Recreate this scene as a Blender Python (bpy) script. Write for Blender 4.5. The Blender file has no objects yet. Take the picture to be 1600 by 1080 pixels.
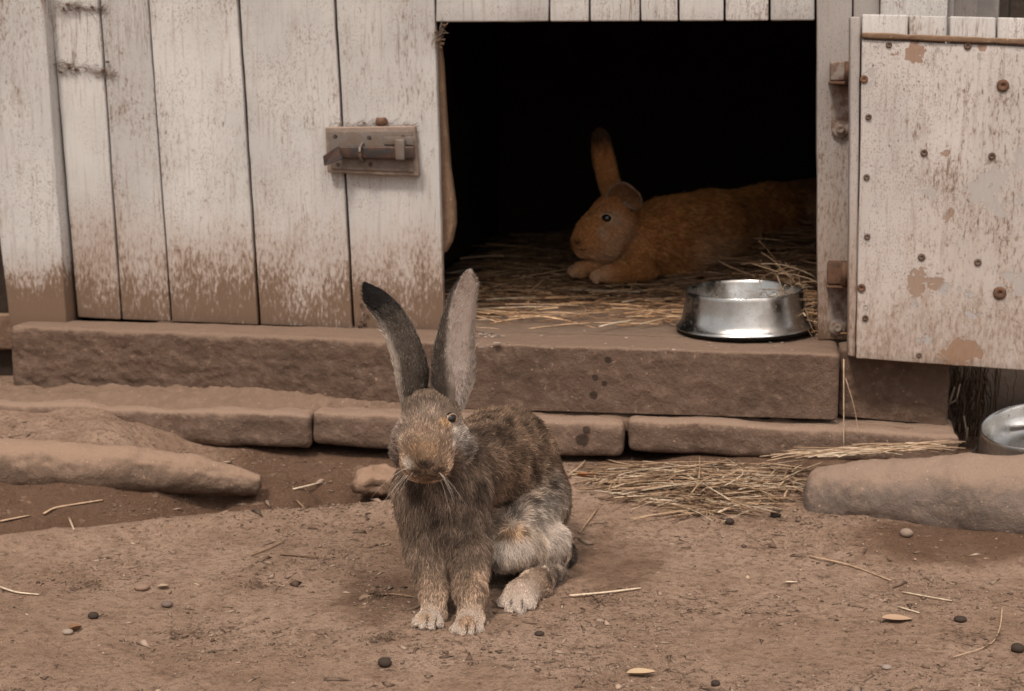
import bpy, math, random
import numpy as np
from math import sin, cos, radians, pi, tan
from mathutils import Vector, Matrix

random.seed(7); rng = np.random.default_rng(7)
S = bpy.context.scene
# ------------------------------------------------------------------ camera, world, sun
H, FPX, PITCH, YAW, DW = 0.81, 2500.0, radians(10), radians(9), 3.25
cam_d = bpy.data.cameras.new('camera'); cam = bpy.data.objects.new('camera', cam_d)
S.collection.objects.link(cam); S.camera = cam
cam.location = (0, 0, H); cam.rotation_euler = (radians(90) - PITCH, 0, 0)
cam_d.sensor_width = 36; cam_d.lens = 36 * FPX / 1600; cam_d.clip_start = .05; cam_d.clip_end = 400
cam_d.dof.use_dof = True; cam_d.dof.focus_distance = 2.36; cam_d.dof.aperture_fstop = 7.0

SUN_EL, SUN_AZ = radians(57), radians(-30)          # azimuth seen from above, 0 = behind the camera
W = bpy.data.worlds.new('World'); S.world = W; W.use_nodes = True
wn = W.node_tree.nodes; wl_ = W.node_tree.links
for n in list(wn): wn.remove(n)
sky = wn.new('ShaderNodeTexSky'); sky.sky_type = 'NISHITA'; sky.sun_disc = False
sky.sun_elevation = SUN_EL; sky.sun_rotation = radians(180) + SUN_AZ; sky.dust_density = 4; sky.air_density = 1.0
hs = wn.new('ShaderNodeHueSaturation'); hs.inputs['Saturation'].default_value = .22
bg = wn.new('ShaderNodeBackground'); bg.inputs['Strength'].default_value = .085
wo = wn.new('ShaderNodeOutputWorld')
wl_.new(sky.outputs[0], hs.inputs['Color']); tn = wn.new('ShaderNodeMix'); tn.data_type = 'RGBA'; tn.blend_type = 'MULTIPLY'; tn.inputs[0].default_value = 1; tn.inputs[7].default_value = (1.0, .95, .90, 1)
wl_.new(hs.outputs[0], tn.inputs[6]); wl_.new(tn.outputs[2], bg.inputs[0]); wl_.new(bg.outputs[0], wo.inputs[0])
sun_d = bpy.data.lights.new('sun', 'SUN'); sun_d.energy = 1.5; sun_d.angle = radians(10); sun_d.color = (1, .90, .80)
sun = bpy.data.objects.new('sun', sun_d); S.collection.objects.link(sun)
sv = Vector((sin(SUN_AZ) * cos(SUN_EL), -cos(SUN_AZ) * cos(SUN_EL), sin(SUN_EL)))   # towards the sun
sun.rotation_euler = sv.to_track_quat('Z', 'Y').to_euler()
S.view_settings.view_transform = 'Standard'; S.view_settings.look = 'None'
S.view_settings.exposure = 0.90; S.view_settings.gamma = 1
S.view_settings.use_curve_mapping = False
S.render.engine = 'CYCLES'
S.cycles.max_bounces = 6

# ------------------------------------------------------------------ geometry of the place
def ray(px, py):
    x = (px - 800) / FPX; y = -(py - 540) / FPX
    return np.array([x, cos(PITCH) + y * sin(PITCH), -sin(PITCH) + y * cos(PITCH)])
def G(px, py, z=0.0):                      # point on a level z
    r = ray(px, py); t = (z - H) / r[2]; return np.array([0, 0, H]) + t * r
def P3(px, py, Y):                         # point at depth Y
    r = ray(px, py); return np.array([0, 0, H]) + r * (Y / r[1])
def to_loc(P):
    q = np.asarray(P) - np.array([0, DW, 0])
    return np.array([q[0] * cos(YAW) - q[1] * sin(YAW), q[0] * sin(YAW) + q[1] * cos(YAW), q[2]])
def from_loc(u, v, z):
    return np.array([u * cos(YAW) + v * sin(YAW), DW - u * sin(YAW) + v * cos(YAW), z])
def WL(px, py, v=0.0):                     # (u, z) on the hutch plane v
    r = ray(px, py); n = np.array([sin(YAW), cos(YAW), 0])
    t = (v + DW * n[1]) / (r @ n); q = to_loc(np.array([0, 0, H]) + t * r); return q[0], q[2]
ZS = WL(400, 507)[1]                       # level of the hutch floor and its ledge

# ------------------------------------------------------------------ noise
def _h(ix, iy, iz, s):
    n = (ix * 374761393 + iy * 668265263 + iz * 2147483647 + s * 1274126177) & 0xffffffff
    n = ((n ^ (n >> 13)) * 1274126177) & 0xffffffff
    n = (n ^ (n >> 16)) * 2246822519 & 0xffffffff
    return ((n ^ (n >> 15)) & 0xffffff) / float(0xffffff)
def vnoise(p, s=0):
    p = np.asarray(p, float); i = np.floor(p).astype(np.int64); f = p - i; f = f * f * (3 - 2 * f)
    out = 0
    for dx in (0, 1):
        for dy in (0, 1):
            for dz in (0, 1):
                w = (f[:, 0] if dx else 1 - f[:, 0]) * (f[:, 1] if dy else 1 - f[:, 1]) * (f[:, 2] if dz else 1 - f[:, 2])
                out = out + w * _h(i[:, 0] + dx, i[:, 1] + dy, i[:, 2] + dz, s)
    return out * 2 - 1
def fbm(p, o=4, s=0, g=.5):
    a = 1; r = 0; t = 0; p = np.asarray(p, float)
    for k in range(o):
        r = r + a * vnoise(p * (2.03 ** k) + 17.3 * k, s + k); t += a; a *= g
    return r / t

# ------------------------------------------------------------------ object helpers
C = S.collection
def tag(o, label=None, cat=None, group=None, kind=None):
    if label: o['label'] = label
    if cat: o['category'] = cat
    if group: o['group'] = group
    if kind: o['kind'] = kind
    return o
def mesh_obj(name, V, F, mat, parent=None, smooth=True, cols=None):
    m = bpy.data.meshes.new(name); m.from_pydata([tuple(map(float, v)) for v in V], [], [tuple(map(int, f)) for f in F]); m.update()
    if smooth: m.polygons.foreach_set('use_smooth', [True] * len(m.polygons))
    if cols is not None:
        a = m.color_attributes.new('col', 'FLOAT_COLOR', 'POINT')
        c = np.ones((len(V), 4), np.float32); c[:, :3] = cols; a.data.foreach_set('color', c.ravel())
    if mat: m.materials.append(mat)
    o = bpy.data.objects.new(name, m); C.objects.link(o)
    if parent: o.parent = parent
    return o
def empty(name, loc=(0, 0, 0), rz=0.0):
    o = bpy.data.objects.new(name, None); o.location = loc; o.rotation_euler = (0, 0, rz); o.empty_display_size = .1
    C.objects.link(o); return o
class MB:
    def __init__(s): s.V = []; s.F = []; s.K = []; s.n = 0
    def add(s, V, F, col=None):
        V = np.asarray(V, float); s.V.append(V)
        s.F += [tuple(i + s.n for i in f) for f in F]; s.n += len(V)
        if col is not None: s.K.append(np.broadcast_to(np.asarray(col, float), (len(V), 3)))
    def build(s, name, mat, parent=None, smooth=True):
        return mesh_obj(name, np.concatenate(s.V), s.F, mat, parent, smooth, np.concatenate(s.K) if s.K else None)
def box_vf(u0, u1, v0, v1, z0, z1):
    V = [(u, v, z) for z in (z0, z1) for v in (v0, v1) for u in (u0, u1)]
    return V, [(0, 2, 3, 1), (4, 5, 7, 6), (0, 1, 5, 4), (2, 6, 7, 3), (0, 4, 6, 2), (1, 3, 7, 5)]
def tube_vf(pts, rad, n=6, cap=True, flat=1.0):
    pts = np.asarray(pts, float); m = len(pts); rad = np.broadcast_to(rad, (m,))
    T = np.gradient(pts, axis=0); T /= np.linalg.norm(T, axis=1)[:, None] + 1e-12
    up = np.array([0, 0, 1.]) if abs(T[0][2]) < .9 else np.array([1., 0, 0])
    V = []
    for i in range(m):
        a = np.cross(T[i], up); a /= np.linalg.norm(a) + 1e-9; b = np.cross(a, T[i])
        for k in range(n):
            t = 2 * pi * k / n; V.append(pts[i] + rad[i] * (a * cos(t) + b * sin(t) * flat))
    F = [(i * n + k, i * n + (k + 1) % n, (i + 1) * n + (k + 1) % n, (i + 1) * n + k) for i in range(m - 1) for k in range(n)]
    if cap: F += [tuple(range(n))[::-1], tuple(range((m - 1) * n, m * n))]
    return V, F
def rbox(u0, u1, v0, v1, z0, z1, r=.01, amp=.003, step=.02, scale=18, seed=0, warp=None, oct_=4, dent=0.0):
    """box with worn round edges and an uneven surface"""
    c = np.array([(u0 + u1) / 2, (v0 + v1) / 2, (z0 + z1) / 2]); h = np.array([u1 - u0, v1 - v0, z1 - z0]) / 2
    V = []; F = []; off = 0
    def lin(hh):
        n = max(2, int(round(2 * hh / step))); t = np.linspace(-hh + r, hh - r, n)
        return np.concatenate([[-hh, -hh + r * .35], t, [hh - r * .35, hh]])
    for ax in range(3):
        a, b = [(1, 2), (2, 0), (0, 1)][ax]
        A, B = lin(h[a]), lin(h[b])
        for sgn in (-1, 1):
            ga, gb = np.meshgrid(A, B, indexing='ij'); P = np.zeros((ga.size, 3))
            P[:, a] = ga.ravel(); P[:, b] = gb.ravel(); P[:, ax] = sgn * h[ax]
            V.append(P); na, nb = len(A), len(B)
            for i in range(na - 1):
                for j in range(nb - 1):
                    q = [off + i * nb + j, off + (i + 1) * nb + j, off + (i + 1) * nb + j + 1, off + i * nb + j + 1]
                    F.append(tuple(q if sgn > 0 else q[::-1]))
            off += len(P)
    V = np.concatenate(V); q = np.clip(V, -(h - r), h - r); d = V - q
    N = d / (np.linalg.norm(d, axis=1)[:, None] + 1e-9); V = q + N * r + c
    if amp: V = V + N * (fbm(V * scale + seed * 7.7, oct_, seed)[:, None] * amp)
    if dent:
        k = fbm(V * 9 + seed * 3.1, 3, seed + 5); V = V - N * (np.clip(k - .1, 0, 1)[:, None] * dent)
    if warp: V = warp(V)
    # weld duplicated edges
    key = np.round(V, 6); _, idx, inv = np.unique(key, axis=0, return_index=True, return_inverse=True)
    inv = inv.ravel()
    return V[idx], [t for t in (tuple(int(inv[i]) for i in f) for f in F) if len(set(t)) == 4]
def quad_warp(TL, TR, BL, BR, u0, u1, z0, z1):
    """maps the box u0..u1, z0..z1 on a four-cornered board face"""
    TL, TR, BL, BR = map(np.array, (TL, TR, BL, BR))
    def w(V):
        a = ((V[:, 0] - u0) / (u1 - u0))[:, None]; b = ((V[:, 2] - z0) / (z1 - z0))[:, None]
        q = (BL * (1 - a) + BR * a) * (1 - b) + (TL * (1 - a) + TR * a) * b
        o = V.copy(); o[:, 0] = q[:, 0]; o[:, 2] = q[:, 1]; return o
    return w
def plank(name, tl, tr, bl, br, vf, vb, mat, parent, seed=0, r=.003, amp=.0012, step=.03, ztop=None, pix=True):
    """board whose front corners are given (in the plane of its front face)"""
    c = [np.array(WL(*q, vf)) for q in (tl, tr, bl, br)] if pix else [np.array(q, float) for q in (tl, tr, bl, br)]
    if ztop is not None:
        for i, j in ((0, 2), (1, 3)):
            t = (ztop - c[j][1]) / (c[i][1] - c[j][1]); c[i] = c[j] + (c[i] - c[j]) * t
    w = np.linalg.norm(c[3] - c[2]); h = abs(c[0][1] - c[2][1])
    V, F = rbox(0, w, vf, vb, 0, h, r=min(r, w * .3, h * .3, abs(vb - vf) * .3), amp=amp, step=step, scale=25, seed=seed,
                warp=None)
    q = quad_warp(c[0], c[1], c[2], c[3], 0, w, 0, h)
    V = q(V)
    # wavy long edges
    e = fbm(np.stack([V[:, 2] * 9, np.full(len(V), seed * 3.), V[:, 0] * 5], 1), 3, seed) * .0013
    V[:, 0] += e
    return mesh_obj(name, V, F, mat, parent)

# ------------------------------------------------------------------ materials
class NT:
    def __init__(s, name):
        s.m = bpy.data.materials.new(name); s.m.use_nodes = True; s.t = s.m.node_tree
        for n in list(s.t.nodes): s.t.nodes.remove(n)
        s.out = s.t.nodes.new('ShaderNodeOutputMaterial'); s.b = s.t.nodes.new('ShaderNodeBsdfPrincipled')
        s.t.links.new(s.b.outputs[0], s.out.inputs[0]); s.b.inputs['Specular IOR Level'].default_value = .12
    def n(s, k, **kw):
        o = s.t.nodes.new('ShaderNode' + k)
        for a, v in kw.items(): setattr(o, a, v)
        return o
    def set(s, sock, v):
        if hasattr(v, 'bl_idname') or isinstance(v, bpy.types.NodeSocket): s.t.links.new(v, sock)
        else:
            if isinstance(v, tuple) and len(v) == 3 and sock.type == 'RGBA': v = v + (1,)
            sock.default_value = v
    def coord(s, sc=(1, 1, 1), kind='Object', loc=(0, 0, 0)):
        c = s.n('TexCoord'); m = s.n('Mapping'); m.inputs['Scale'].default_value = sc; m.inputs['Location'].default_value = loc
        s.t.links.new(c.outputs[kind], m.inputs[0]); return m.outputs[0]
    def noise(s, sc, detail=4, rough=.55, co=None, dist=0.0):
        o = s.n('TexNoise'); s.set(o.inputs['Scale'], sc); s.set(o.inputs['Detail'], detail); s.set(o.inputs['Roughness'], rough)
        s.set(o.inputs['Distortion'], dist)
        if co is None: co = s.coord()
        s.t.links.new(co, o.inputs['Vector']); return o.outputs['Fac']
    def ramp(s, f, a, b, lo=0., hi=1.):
        o = s.n('MapRange'); o.interpolation_type = 'SMOOTHSTEP'
        s.set(o.inputs['Value'], f)
        for k, v in zip(('From Min', 'From Max', 'To Min', 'To Max'), (a, b, lo, hi)): s.set(o.inputs[k], v)
        return o.outputs[0]
    def math(s, op, a, b=0.0, c=0.0):
        o = s.n('Math', operation=op); s.set(o.inputs[0], a); s.set(o.inputs[1], b)
        if op in ('MULTIPLY_ADD',): s.set(o.inputs[2], c)
        return o.outputs[0]
    def mix(s, f, a, b, mode='MIX'):
        o = s.n('Mix', data_type='RGBA', blend_type=mode); s.set(o.inputs[0], f); s.set(o.inputs[6], a); s.set(o.inputs[7], b); return o.outputs[2]
    def z(s, axis=2):
        c = s.n('TexCoord'); x = s.n('SeparateXYZ'); s.t.links.new(c.outputs['Object'], x.inputs[0]); return x.outputs[axis]
    def bump(s, h, strength=.5, dist=.002, prev=None):
        o = s.n('Bump'); s.set(o.inputs['Height'], h); s.set(o.inputs['Strength'], strength); s.set(o.inputs['Distance'], dist)
        if prev is not None: s.t.links.new(prev, o.inputs['Normal'])
        return o.outputs[0]
    def fin(s, col, rough=.85, nrm=None, metal=0.0):
        s.set(s.b.inputs['Base Color'], col); s.set(s.b.inputs['Roughness'], rough); s.set(s.b.inputs['Metallic'], metal)
        if nrm is not None: s.t.links.new(nrm, s.b.inputs['Normal'])
        return s.m

MUD = (.155, .098, .066); MUD_L = (.27, .185, .13)
def mat_paint(name, base=(.56, .50, .465), d0=.62, d1=.30, mud_top=.40, seed=0, chips=0.0, blobs=()):
    t = NT(name); z = t.z()
    grain = t.noise(14, 5, .6, t.coord((9, 9, .7), loc=(seed, 0, 0)))
    blot = t.noise(5, 4, .6, t.coord((1, 1, .6), loc=(seed, 3, 0)))
    col = t.mix(t.ramp(blot, .3, .7), base, tuple(c * .80 for c in base))
    col = t.mix(t.math('MULTIPLY', t.ramp(grain, .50, .72), .5), col, (.30, .235, .20))
    # specks of dirt
    sp = t.noise(330, 4, .7, t.coord((1, 1, .6), loc=(seed, 0, 1))); spm = t.noise(9, 4, .7, t.coord((1, 1, 1), loc=(seed, 5, 1)))
    col = t.mix(t.math('MULTIPLY', t.ramp(sp, .50, .66), t.ramp(spm, .38, .64, .10, .8)), col, (.20, .145, .115))
    sp2 = t.noise(120, 3, .6, t.coord((1, 1, .7), loc=(seed, 9, 1)))
    col = t.mix(t.math('MULTIPLY', t.ramp(sp2, .68, .73), t.ramp(spm, .3, .6, .2, .8)), col, (.10, .07, .055))
    ck = t.math('ABSOLUTE', t.math('SUBTRACT', t.noise(1, 4, .6, t.coord((55, 55, 2.2), loc=(seed, 0, 7))), .5)); ckm = t.noise(4, 3, .6, t.coord((1, 1, .5), loc=(seed, 0, 17)))
    col = t.mix(t.math('MULTIPLY', t.ramp(ck, .012, .003), t.ramp(ckm, .52, .62, 0, .75)), col, (.16, .11, .085))
    # dirt splashed up from the ground
    st = t.noise(30, 5, .7, t.coord((1, 1, .3), loc=(seed, 1, 0))); st2 = t.noise(170, 5, .75, t.coord((1, 1, .33), loc=(seed, 4, 0)))
    big = t.noise(3.4, 5, .62, t.coord((1, 1, .8), loc=(seed, 2, 0))); bigc = t.math('SUBTRACT', big, .5); stc = t.math('SUBTRACT', st, .5); st2c = t.math('SUBTRACT', st2, .5)
    f = t.math('ADD', t.ramp(z, d0, d1, 0, 1.0), t.math('ADD', t.math('MULTIPLY', stc, .8), t.math('MULTIPLY', bigc, 1.3)))
    col = t.mix(t.math('MULTIPLY', t.ramp(f, .0, 1.0), .62), col, (.36, .26, .20))
    f = t.math('ADD', f, t.math('MULTIPLY', st2c, 2.6))
    col = t.mix(t.math('MULTIPLY', t.ramp(f, .45, 1.15), .8), col, (.22, .15, .108))
    sc = t.noise(70, 4, .6, t.coord((1.6, 1, .12), loc=(seed, 6, 0)))
    g = t.math('ADD', t.ramp(z, mud_top + .06, d1 - .03, 0, 1), t.math('ADD', t.math('MULTIPLY', stc, .9), t.math('MULTIPLY', bigc, 2.3)))
    g = t.math('ADD', g, t.math('ADD', t.math('MULTIPLY', st2c, 2.8), t.math('MULTIPLY', t.ramp(sc, .58, .70), -.35)))
    col = t.mix(t.math('MULTIPLY', t.ramp(g, .22, .80), .92), col, MUD)
    h = t.math('ADD', grain, t.math('MULTIPLY', st2, .5))
    if chips:
        cf = t.noise(9, 6, .62, t.coord((1, 1, .9), loc=(seed, 11, 3)), .4)
        cf2 = t.noise(45, 5, .65, t.coord((1, 1, 1), loc=(seed, 13, 3))); cc = t.math('SUBTRACT', cf2, .5)
        edge = t.ramp(z, .86, .80, 1, 0); low = t.ramp(z, .40, .24, 0, 1)
        k = t.math('ADD', cf, t.math('MULTIPLY', t.math('ADD', edge, low), .045)); k = t.math('ADD', k, t.math('MULTIPLY', cc, .3))
        m = t.ramp(k, chips, chips + .01)
        tc = t.n('TexCoord'); bmask = []
        for (bx, by, br) in blobs:
            d = t.n('VectorMath', operation='DISTANCE'); t.t.links.new(tc.outputs['Object'], d.inputs[0]); d.inputs[1].default_value = (*[WL(bx, by, -.17)[0]], -.17, WL(bx, by, -.17)[1])
            q = t.math('ADD', d.outputs['Value'], t.math('ADD', t.math('MULTIPLY', cc, br * 6.5), t.math('MULTIPLY', t.math('SUBTRACT', cf, .5), br * 6.0)))
            bm = t.ramp(q, br * 1.0, br * .96); m = t.math('MAXIMUM', m, bm); bmask.append((bm, (by > 500 or by < 100)))
        under = t.mix(t.ramp(t.noise(5, 2, .5, t.coord(loc=(2, 2, 9))), .50, .54), (.36, .33, .315), (.27, .18, .13))
        for (bm, brown) in bmask: under = t.mix(bm, under, (.26, .155, .10) if brown else (.38, .345, .325))
        col = t.mix(t.math('MULTIPLY', m, .85), col, under)
        m2 = t.ramp(t.math('ADD', t.math('MULTIPLY', cc, .6), t.noise(75, 4, .65)), .68, .71)
        col = t.mix(t.math('MULTIPLY', m2, .6), col, (.20, .135, .10))
        h = t.math('SUBTRACT', h, t.math('MULTIPLY', m, 1.6))
    return t.fin(col, .72, t.bump(h, .55, .0016))
M_paint = [mat_paint('old_white_paint_%d' % i, tuple(c * k for c in (.55, .522, .50)), seed=i * 3.7, d0=.66 - .03 * (i % 3), mud_top=(.37, .42, .39, .44, .40, .36)[i]) for i, k in enumerate((1, .94, 1.04, .98, .95, 1.02))]
M_post = mat_paint('post_paint', (.52, .495, .475), d0=.46, d1=.30, mud_top=.37, seed=21)
M_jamb = mat_paint('jamb_paint', (.40, .36, .335), d0=.75, d1=.22, mud_top=.33, seed=31)
M_door = mat_paint('door_paint', (.54, .495, .465), d0=.80, d1=.05, mud_top=.235, seed=41, chips=.632, blobs=[(1502, 550, .022), (1425, 84, .018), (1538, 70, .012), (1545, 300, .028), (1450, 300, .013), (1470, 450, .013), (1360, 120, .014), (1590, 440, .02), (1600, 250, .012)])

def mat_dusty(name, base, dust, sc=1.0, bs=.7, dustiness=1.0, seed=0, spots=()):
    t = NT(name)
    a = t.noise(7 * sc, 6, .62, t.coord(loc=(seed, 0, 0))); b = t.noise(55 * sc, 5, .65, t.coord(loc=(seed, 1, 0))); c = t.noise(320, 3, .6)
    col = t.mix(t.ramp(a, .3, .7), base, tuple(x * .72 for x in base))
    col = t.mix(t.ramp(b, .46, .72, 0, .55), col, dust)
    g = t.n('NewGeometry'); x = t.n('SeparateXYZ'); t.t.links.new(g.outputs['Normal'], x.inputs[0])
    up = t.ramp(t.math('ADD', x.outputs[2], t.math('MULTIPLY', t.math('SUBTRACT', b, .5), .6)), .2, .75, 0, dustiness)
    col = t.mix(up, col, dust)
    col = t.mix(t.ramp(c, .62, .72, 0, .5), col, tuple(x * .4 for x in base))
    col = t.mix(t.ramp(t.noise(140, 2, .5, t.coord(loc=(seed, 8, 0))), .70, .73, 0, .6), col, tuple(min(1, x * 1.7) for x in dust))
    for (sx, sy, sz, r) in spots:        # dark wet splashes
        tc = t.n('TexCoord'); d = t.n('VectorMath', operation='DISTANCE'); t.t.links.new(tc.outputs['Object'], d.inputs[0]); d.inputs[1].default_value = (sx, sy, sz)
        f = t.math('ADD', d.outputs['Value'], t.math('MULTIPLY', t.math('SUBTRACT', t.noise(60, 2), .5), r * .9))
        col = t.mix(t.ramp(f, r * 1.1, r * .8, 0, .8), col, (.03, .02, .016))
    h = t.math('ADD', t.math('MULTIPLY', b, 1.0), t.math('MULTIPLY', c, .35))
    n1 = t.bump(t.noise(18 * sc, 5, .6, t.coord(loc=(seed, 2, 0))), bs * .8, .012)
    return t.fin(col, .93, t.bump(h, bs, .004, n1))

def spot(px, py, v, r): 
    u, z = WL(px, py, v); return (u, v, z, r)
M_beam = mat_dusty('muddy_beam', (.13, .084, .061), (.195, .132, .096), bs=1.0, seed=3,
                   spots=[spot(950, 563, -.155, .007), spot(930, 590, -.155, .007), spot(944, 600, -.155, .006), spot(927, 618, -.155, .009)])
M_stone = mat_dusty('muddy_stone', (.155, .102, .075), (.25, .17, .124), bs=1.0, seed=9,
                    spots=[spot(916, 672, -.2, .010), spot(910, 688, -.2, .014)])
M_log = mat_dusty('muddy_log', (.19, .145, .12), (.255, .178, .133), bs=.8, seed=15)
M_sunk = mat_dusty('sunken_log', (.175, .118, .085), (.27, .18, .128), bs=.9, seed=17)
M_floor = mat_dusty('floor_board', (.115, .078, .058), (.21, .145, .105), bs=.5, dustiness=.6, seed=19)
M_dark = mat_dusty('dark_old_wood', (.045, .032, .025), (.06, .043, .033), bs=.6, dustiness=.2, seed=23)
M_fence = mat_dusty('grey_fence_wood', (.055, .042, .034), (.09, .07, .056), bs=.6, dustiness=.3, seed=25)
M_rawwood = mat_dusty('raw_brown_wood', (.20, .125, .08), (.27, .18, .125), bs=.5, seed=27)
M_grey = mat_dusty('grey_render', (.33, .30, .28), (.36, .33, .31), bs=.25, seed=29)
M_packed = mat_dusty('packed_dirt', (.16, .103, .072), (.24, .16, .113), bs=1.0, seed=55, dustiness=.35)
M_brick = mat_dusty('orange_rubble', (.20, .125, .085), (.27, .175, .12), bs=.8, seed=33)

def mat_ground():
    t = NT('bare_soil')
    a = t.noise(2.2, 5, .6); b = t.noise(14, 6, .65); c = t.noise(75, 5, .7); d = t.noise(420, 3, .65); e = t.noise(30, 4, .6, t.coord((1, 2.2, 1)))
    col = t.mix(t.ramp(a, .35, .65), (.315, .205, .142), (.40, .275, .20))
    col = t.mix(t.ramp(b, .42, .68, 0, .55), col, (.215, .133, .088))
    col = t.mix(t.ramp(c, .46, .68, 0, .75), col, (.16, .098, .066))
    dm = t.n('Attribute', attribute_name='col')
    col = t.mix(t.ramp(t.math('ADD', dm.outputs['Fac'], t.math('MULTIPLY', t.math('SUBTRACT', b, .5), .5)), .2, .75, 0, .85), col, (.115, .062, .038))  # darkened by the mask of damp soil and painted contact shade
    col = t.mix(t.ramp(d, .54, .68, 0, .65), col, (.10, .066, .048))
    col = t.mix(t.ramp(e, .60, .72, 0, .5), col, (.41, .285, .205))
    col = t.mix(t.ramp(t.noise(210, 2, .5, t.coord(loc=(3, 3, 3))), .72, .75, 0, .5), col, (.42, .33, .26))
    n1 = t.bump(t.math('ADD', b, t.math('MULTIPLY', c, .6)), .8, .011)
    return t.fin(col, .95, t.bump(t.math('ADD', c, t.math('MULTIPLY', d, .8)), .9, .004, n1))
M_ground = mat_ground()
def mat_attr(name, rough=.7, var=True, bump=0.0):
    t = NT(name); a = t.n('Attribute', attribute_name='col'); col = a.outputs['Color']
    if var: col = t.mix(t.ramp(t.noise(90, 3), .35, .7, 0, .45), col, (.16, .095, .055))
    return t.fin(col, rough, t.bump(t.noise(200, 3), bump, .001) if bump else None)
M_straw = mat_attr('straw', .6)
M_debris = mat_attr('debris', .9, False, .3)
def mat_steel():
    t = NT('brushed_steel'); br = t.noise(30, 4, .6, t.coord((1, 1, 14))); sm = t.noise(22, 5, .6); sm2 = t.noise(120, 3, .6)
    col = t.mix(t.ramp(sm, .42, .7, 0, .6), (.62, .60, .57), (.32, .28, .25)); col = t.mix(t.ramp(sm2, .62, .7, 0, .5), col, (.2, .17, .15))
    r = t.ramp(sm, .35, .7, .2, .42)
    return t.fin(col, r, t.bump(br, .08, .0006), t.ramp(sm2, .6, .72, 1., .7))
M_steel = mat_steel()
def mat_metal(name, a, b, met=.6, rough=.5):
    t = NT(name); n = t.noise(45, 5, .65); n2 = t.noise(200, 3)
    col = t.mix(t.ramp(n, .42, .62), a, b)
    return t.fin(col, t.ramp(n2, .3, .7, rough - .12, rough + .2), t.bump(t.math('ADD', n, n2), .5, .0012), t.ramp(n, .45, .62, met, 0.05))
M_latch = mat_metal('aged_grey_metal', (.18, .15, .13), (.15, .11, .085), .35, .55)
M_bolt = mat_metal('dark_bolt_metal', (.065, .055, .052), (.10, .05, .032), .6, .4)
M_rust = mat_metal('rusty_metal', (.17, .092, .058), (.085, .052, .038), .15, .75)
M_screw = mat_metal('rusty_screw', (.14, .10, .08), (.09, .055, .04), .3, .6)
M_rubber = NT('black_rubber'); M_rubber = M_rubber.fin((.012, .011, .010), .55)
M_hinge = mat_metal('painted_hinge', (.30, .25, .22), (.17, .11, .08), .0, .7)
M_block = mat_dusty('latch_block_wood', (.24, .18, .145), (.33, .25, .20), bs=.4, seed=37)

# ------------------------------------------------------------------ ground
def smooth(a, b, x): t = np.clip((x - a) / (b - a), 0, 1); return t * t * (3 - 2 * t)
def ground_z(X, Y, fine=True):
    X = np.asarray(X, float); Y = np.asarray(Y, float)
    v = X * sin(YAW) + (Y - DW) * cos(YAW); u = X * cos(YAW) - (Y - DW) * sin(YAW)
    z = .022 * smooth(2.55, 3.05, Y) + .02 * smooth(-.45, -.22, v)
    n1 = vnoise(np.stack([X * 5, Y * 5, 0 * X], -1).reshape(-1, 3), 3).reshape(X.shape)
    lip = 2.735 + .32 * (X + .57) + .03 * n1                      # edge of the trodden bank
    left = smooth(.10, -.10, X)
    n3 = vnoise(np.stack([X * 23, Y * 23, 0 * X], -1).reshape(-1, 3), 13).reshape(X.shape)
    tr = smooth(lip + .006 * n3, lip + .035 + .01 * n3, Y) * smooth(-.16, -.34, v) * left
    z = z * (1 - left * smooth(-.5, -.3, v) * .3) - .085 * tr + .012 * left * np.exp(-((Y - lip + .03) / .05) ** 2)
    # bank of soil between the left log and the stones, and under the foundation
    prof = np.interp(Y - .05 * n1, [2.70, 2.79, 2.86, 2.90, 2.945, 3.0, 3.06, 3.2], [-.05, -.035, .012, .055, .094, .112, .122, .120]) + .006 * n3
    low_ = np.interp(Y - .04 * n1, [2.70, 2.79, 2.86, 2.92, 3.0, 3.06, 3.2], [-.05, -.04, -.005, .028, .046, .052, .05]) + .004 * n3
    wb = smooth(-.60, -.76, u + .06 * n1 + .02 * n3); prof = low_ * (1 - wb) + prof * wb
    w = smooth(-.36, -.58, u + .10 * n1 + .03 * n3) * smooth(lip + .02, lip + .07, Y)
    z = z * (1 - w) + prof * w + .012 * left * (1 - w) * smooth(-.30, -.2, v)
    # soil heaped against the right log
    d = np.abs(Y - (2.66 - .18 * (X - .6))); z = z + .03 * smooth(.42, .62, X) * np.exp(-(d / .10) ** 2)
    z = z + .018 * smooth(.30, .40, u) * smooth(-.34, -.22, v)
    p = np.stack([X * 3.1, Y * 3.1, 0 * X], -1).reshape(-1, 3)
    z = z + (.012 * fbm(p, 3, 11)).reshape(X.shape) * smooth(60, 4, np.abs(X) + np.abs(Y))
    if fine:
        q = np.stack([X, Y, 0 * X], -1).reshape(-1, 3)
        z = z + (.0050 * fbm(q * 19, 5, 21, .62)).reshape(X.shape) + (.0022 * np.clip(fbm(q * 60, 3, 31), 0, 1)).reshape(X.shape)
        z = z + (.006 * np.clip(fbm(q * 28, 4, 41, .6) - .05, 0, 1)).reshape(X.shape) * (tr + .35 * smooth(.42, .7, X) * smooth(2.3, 2.6, Y))
    return z
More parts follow.
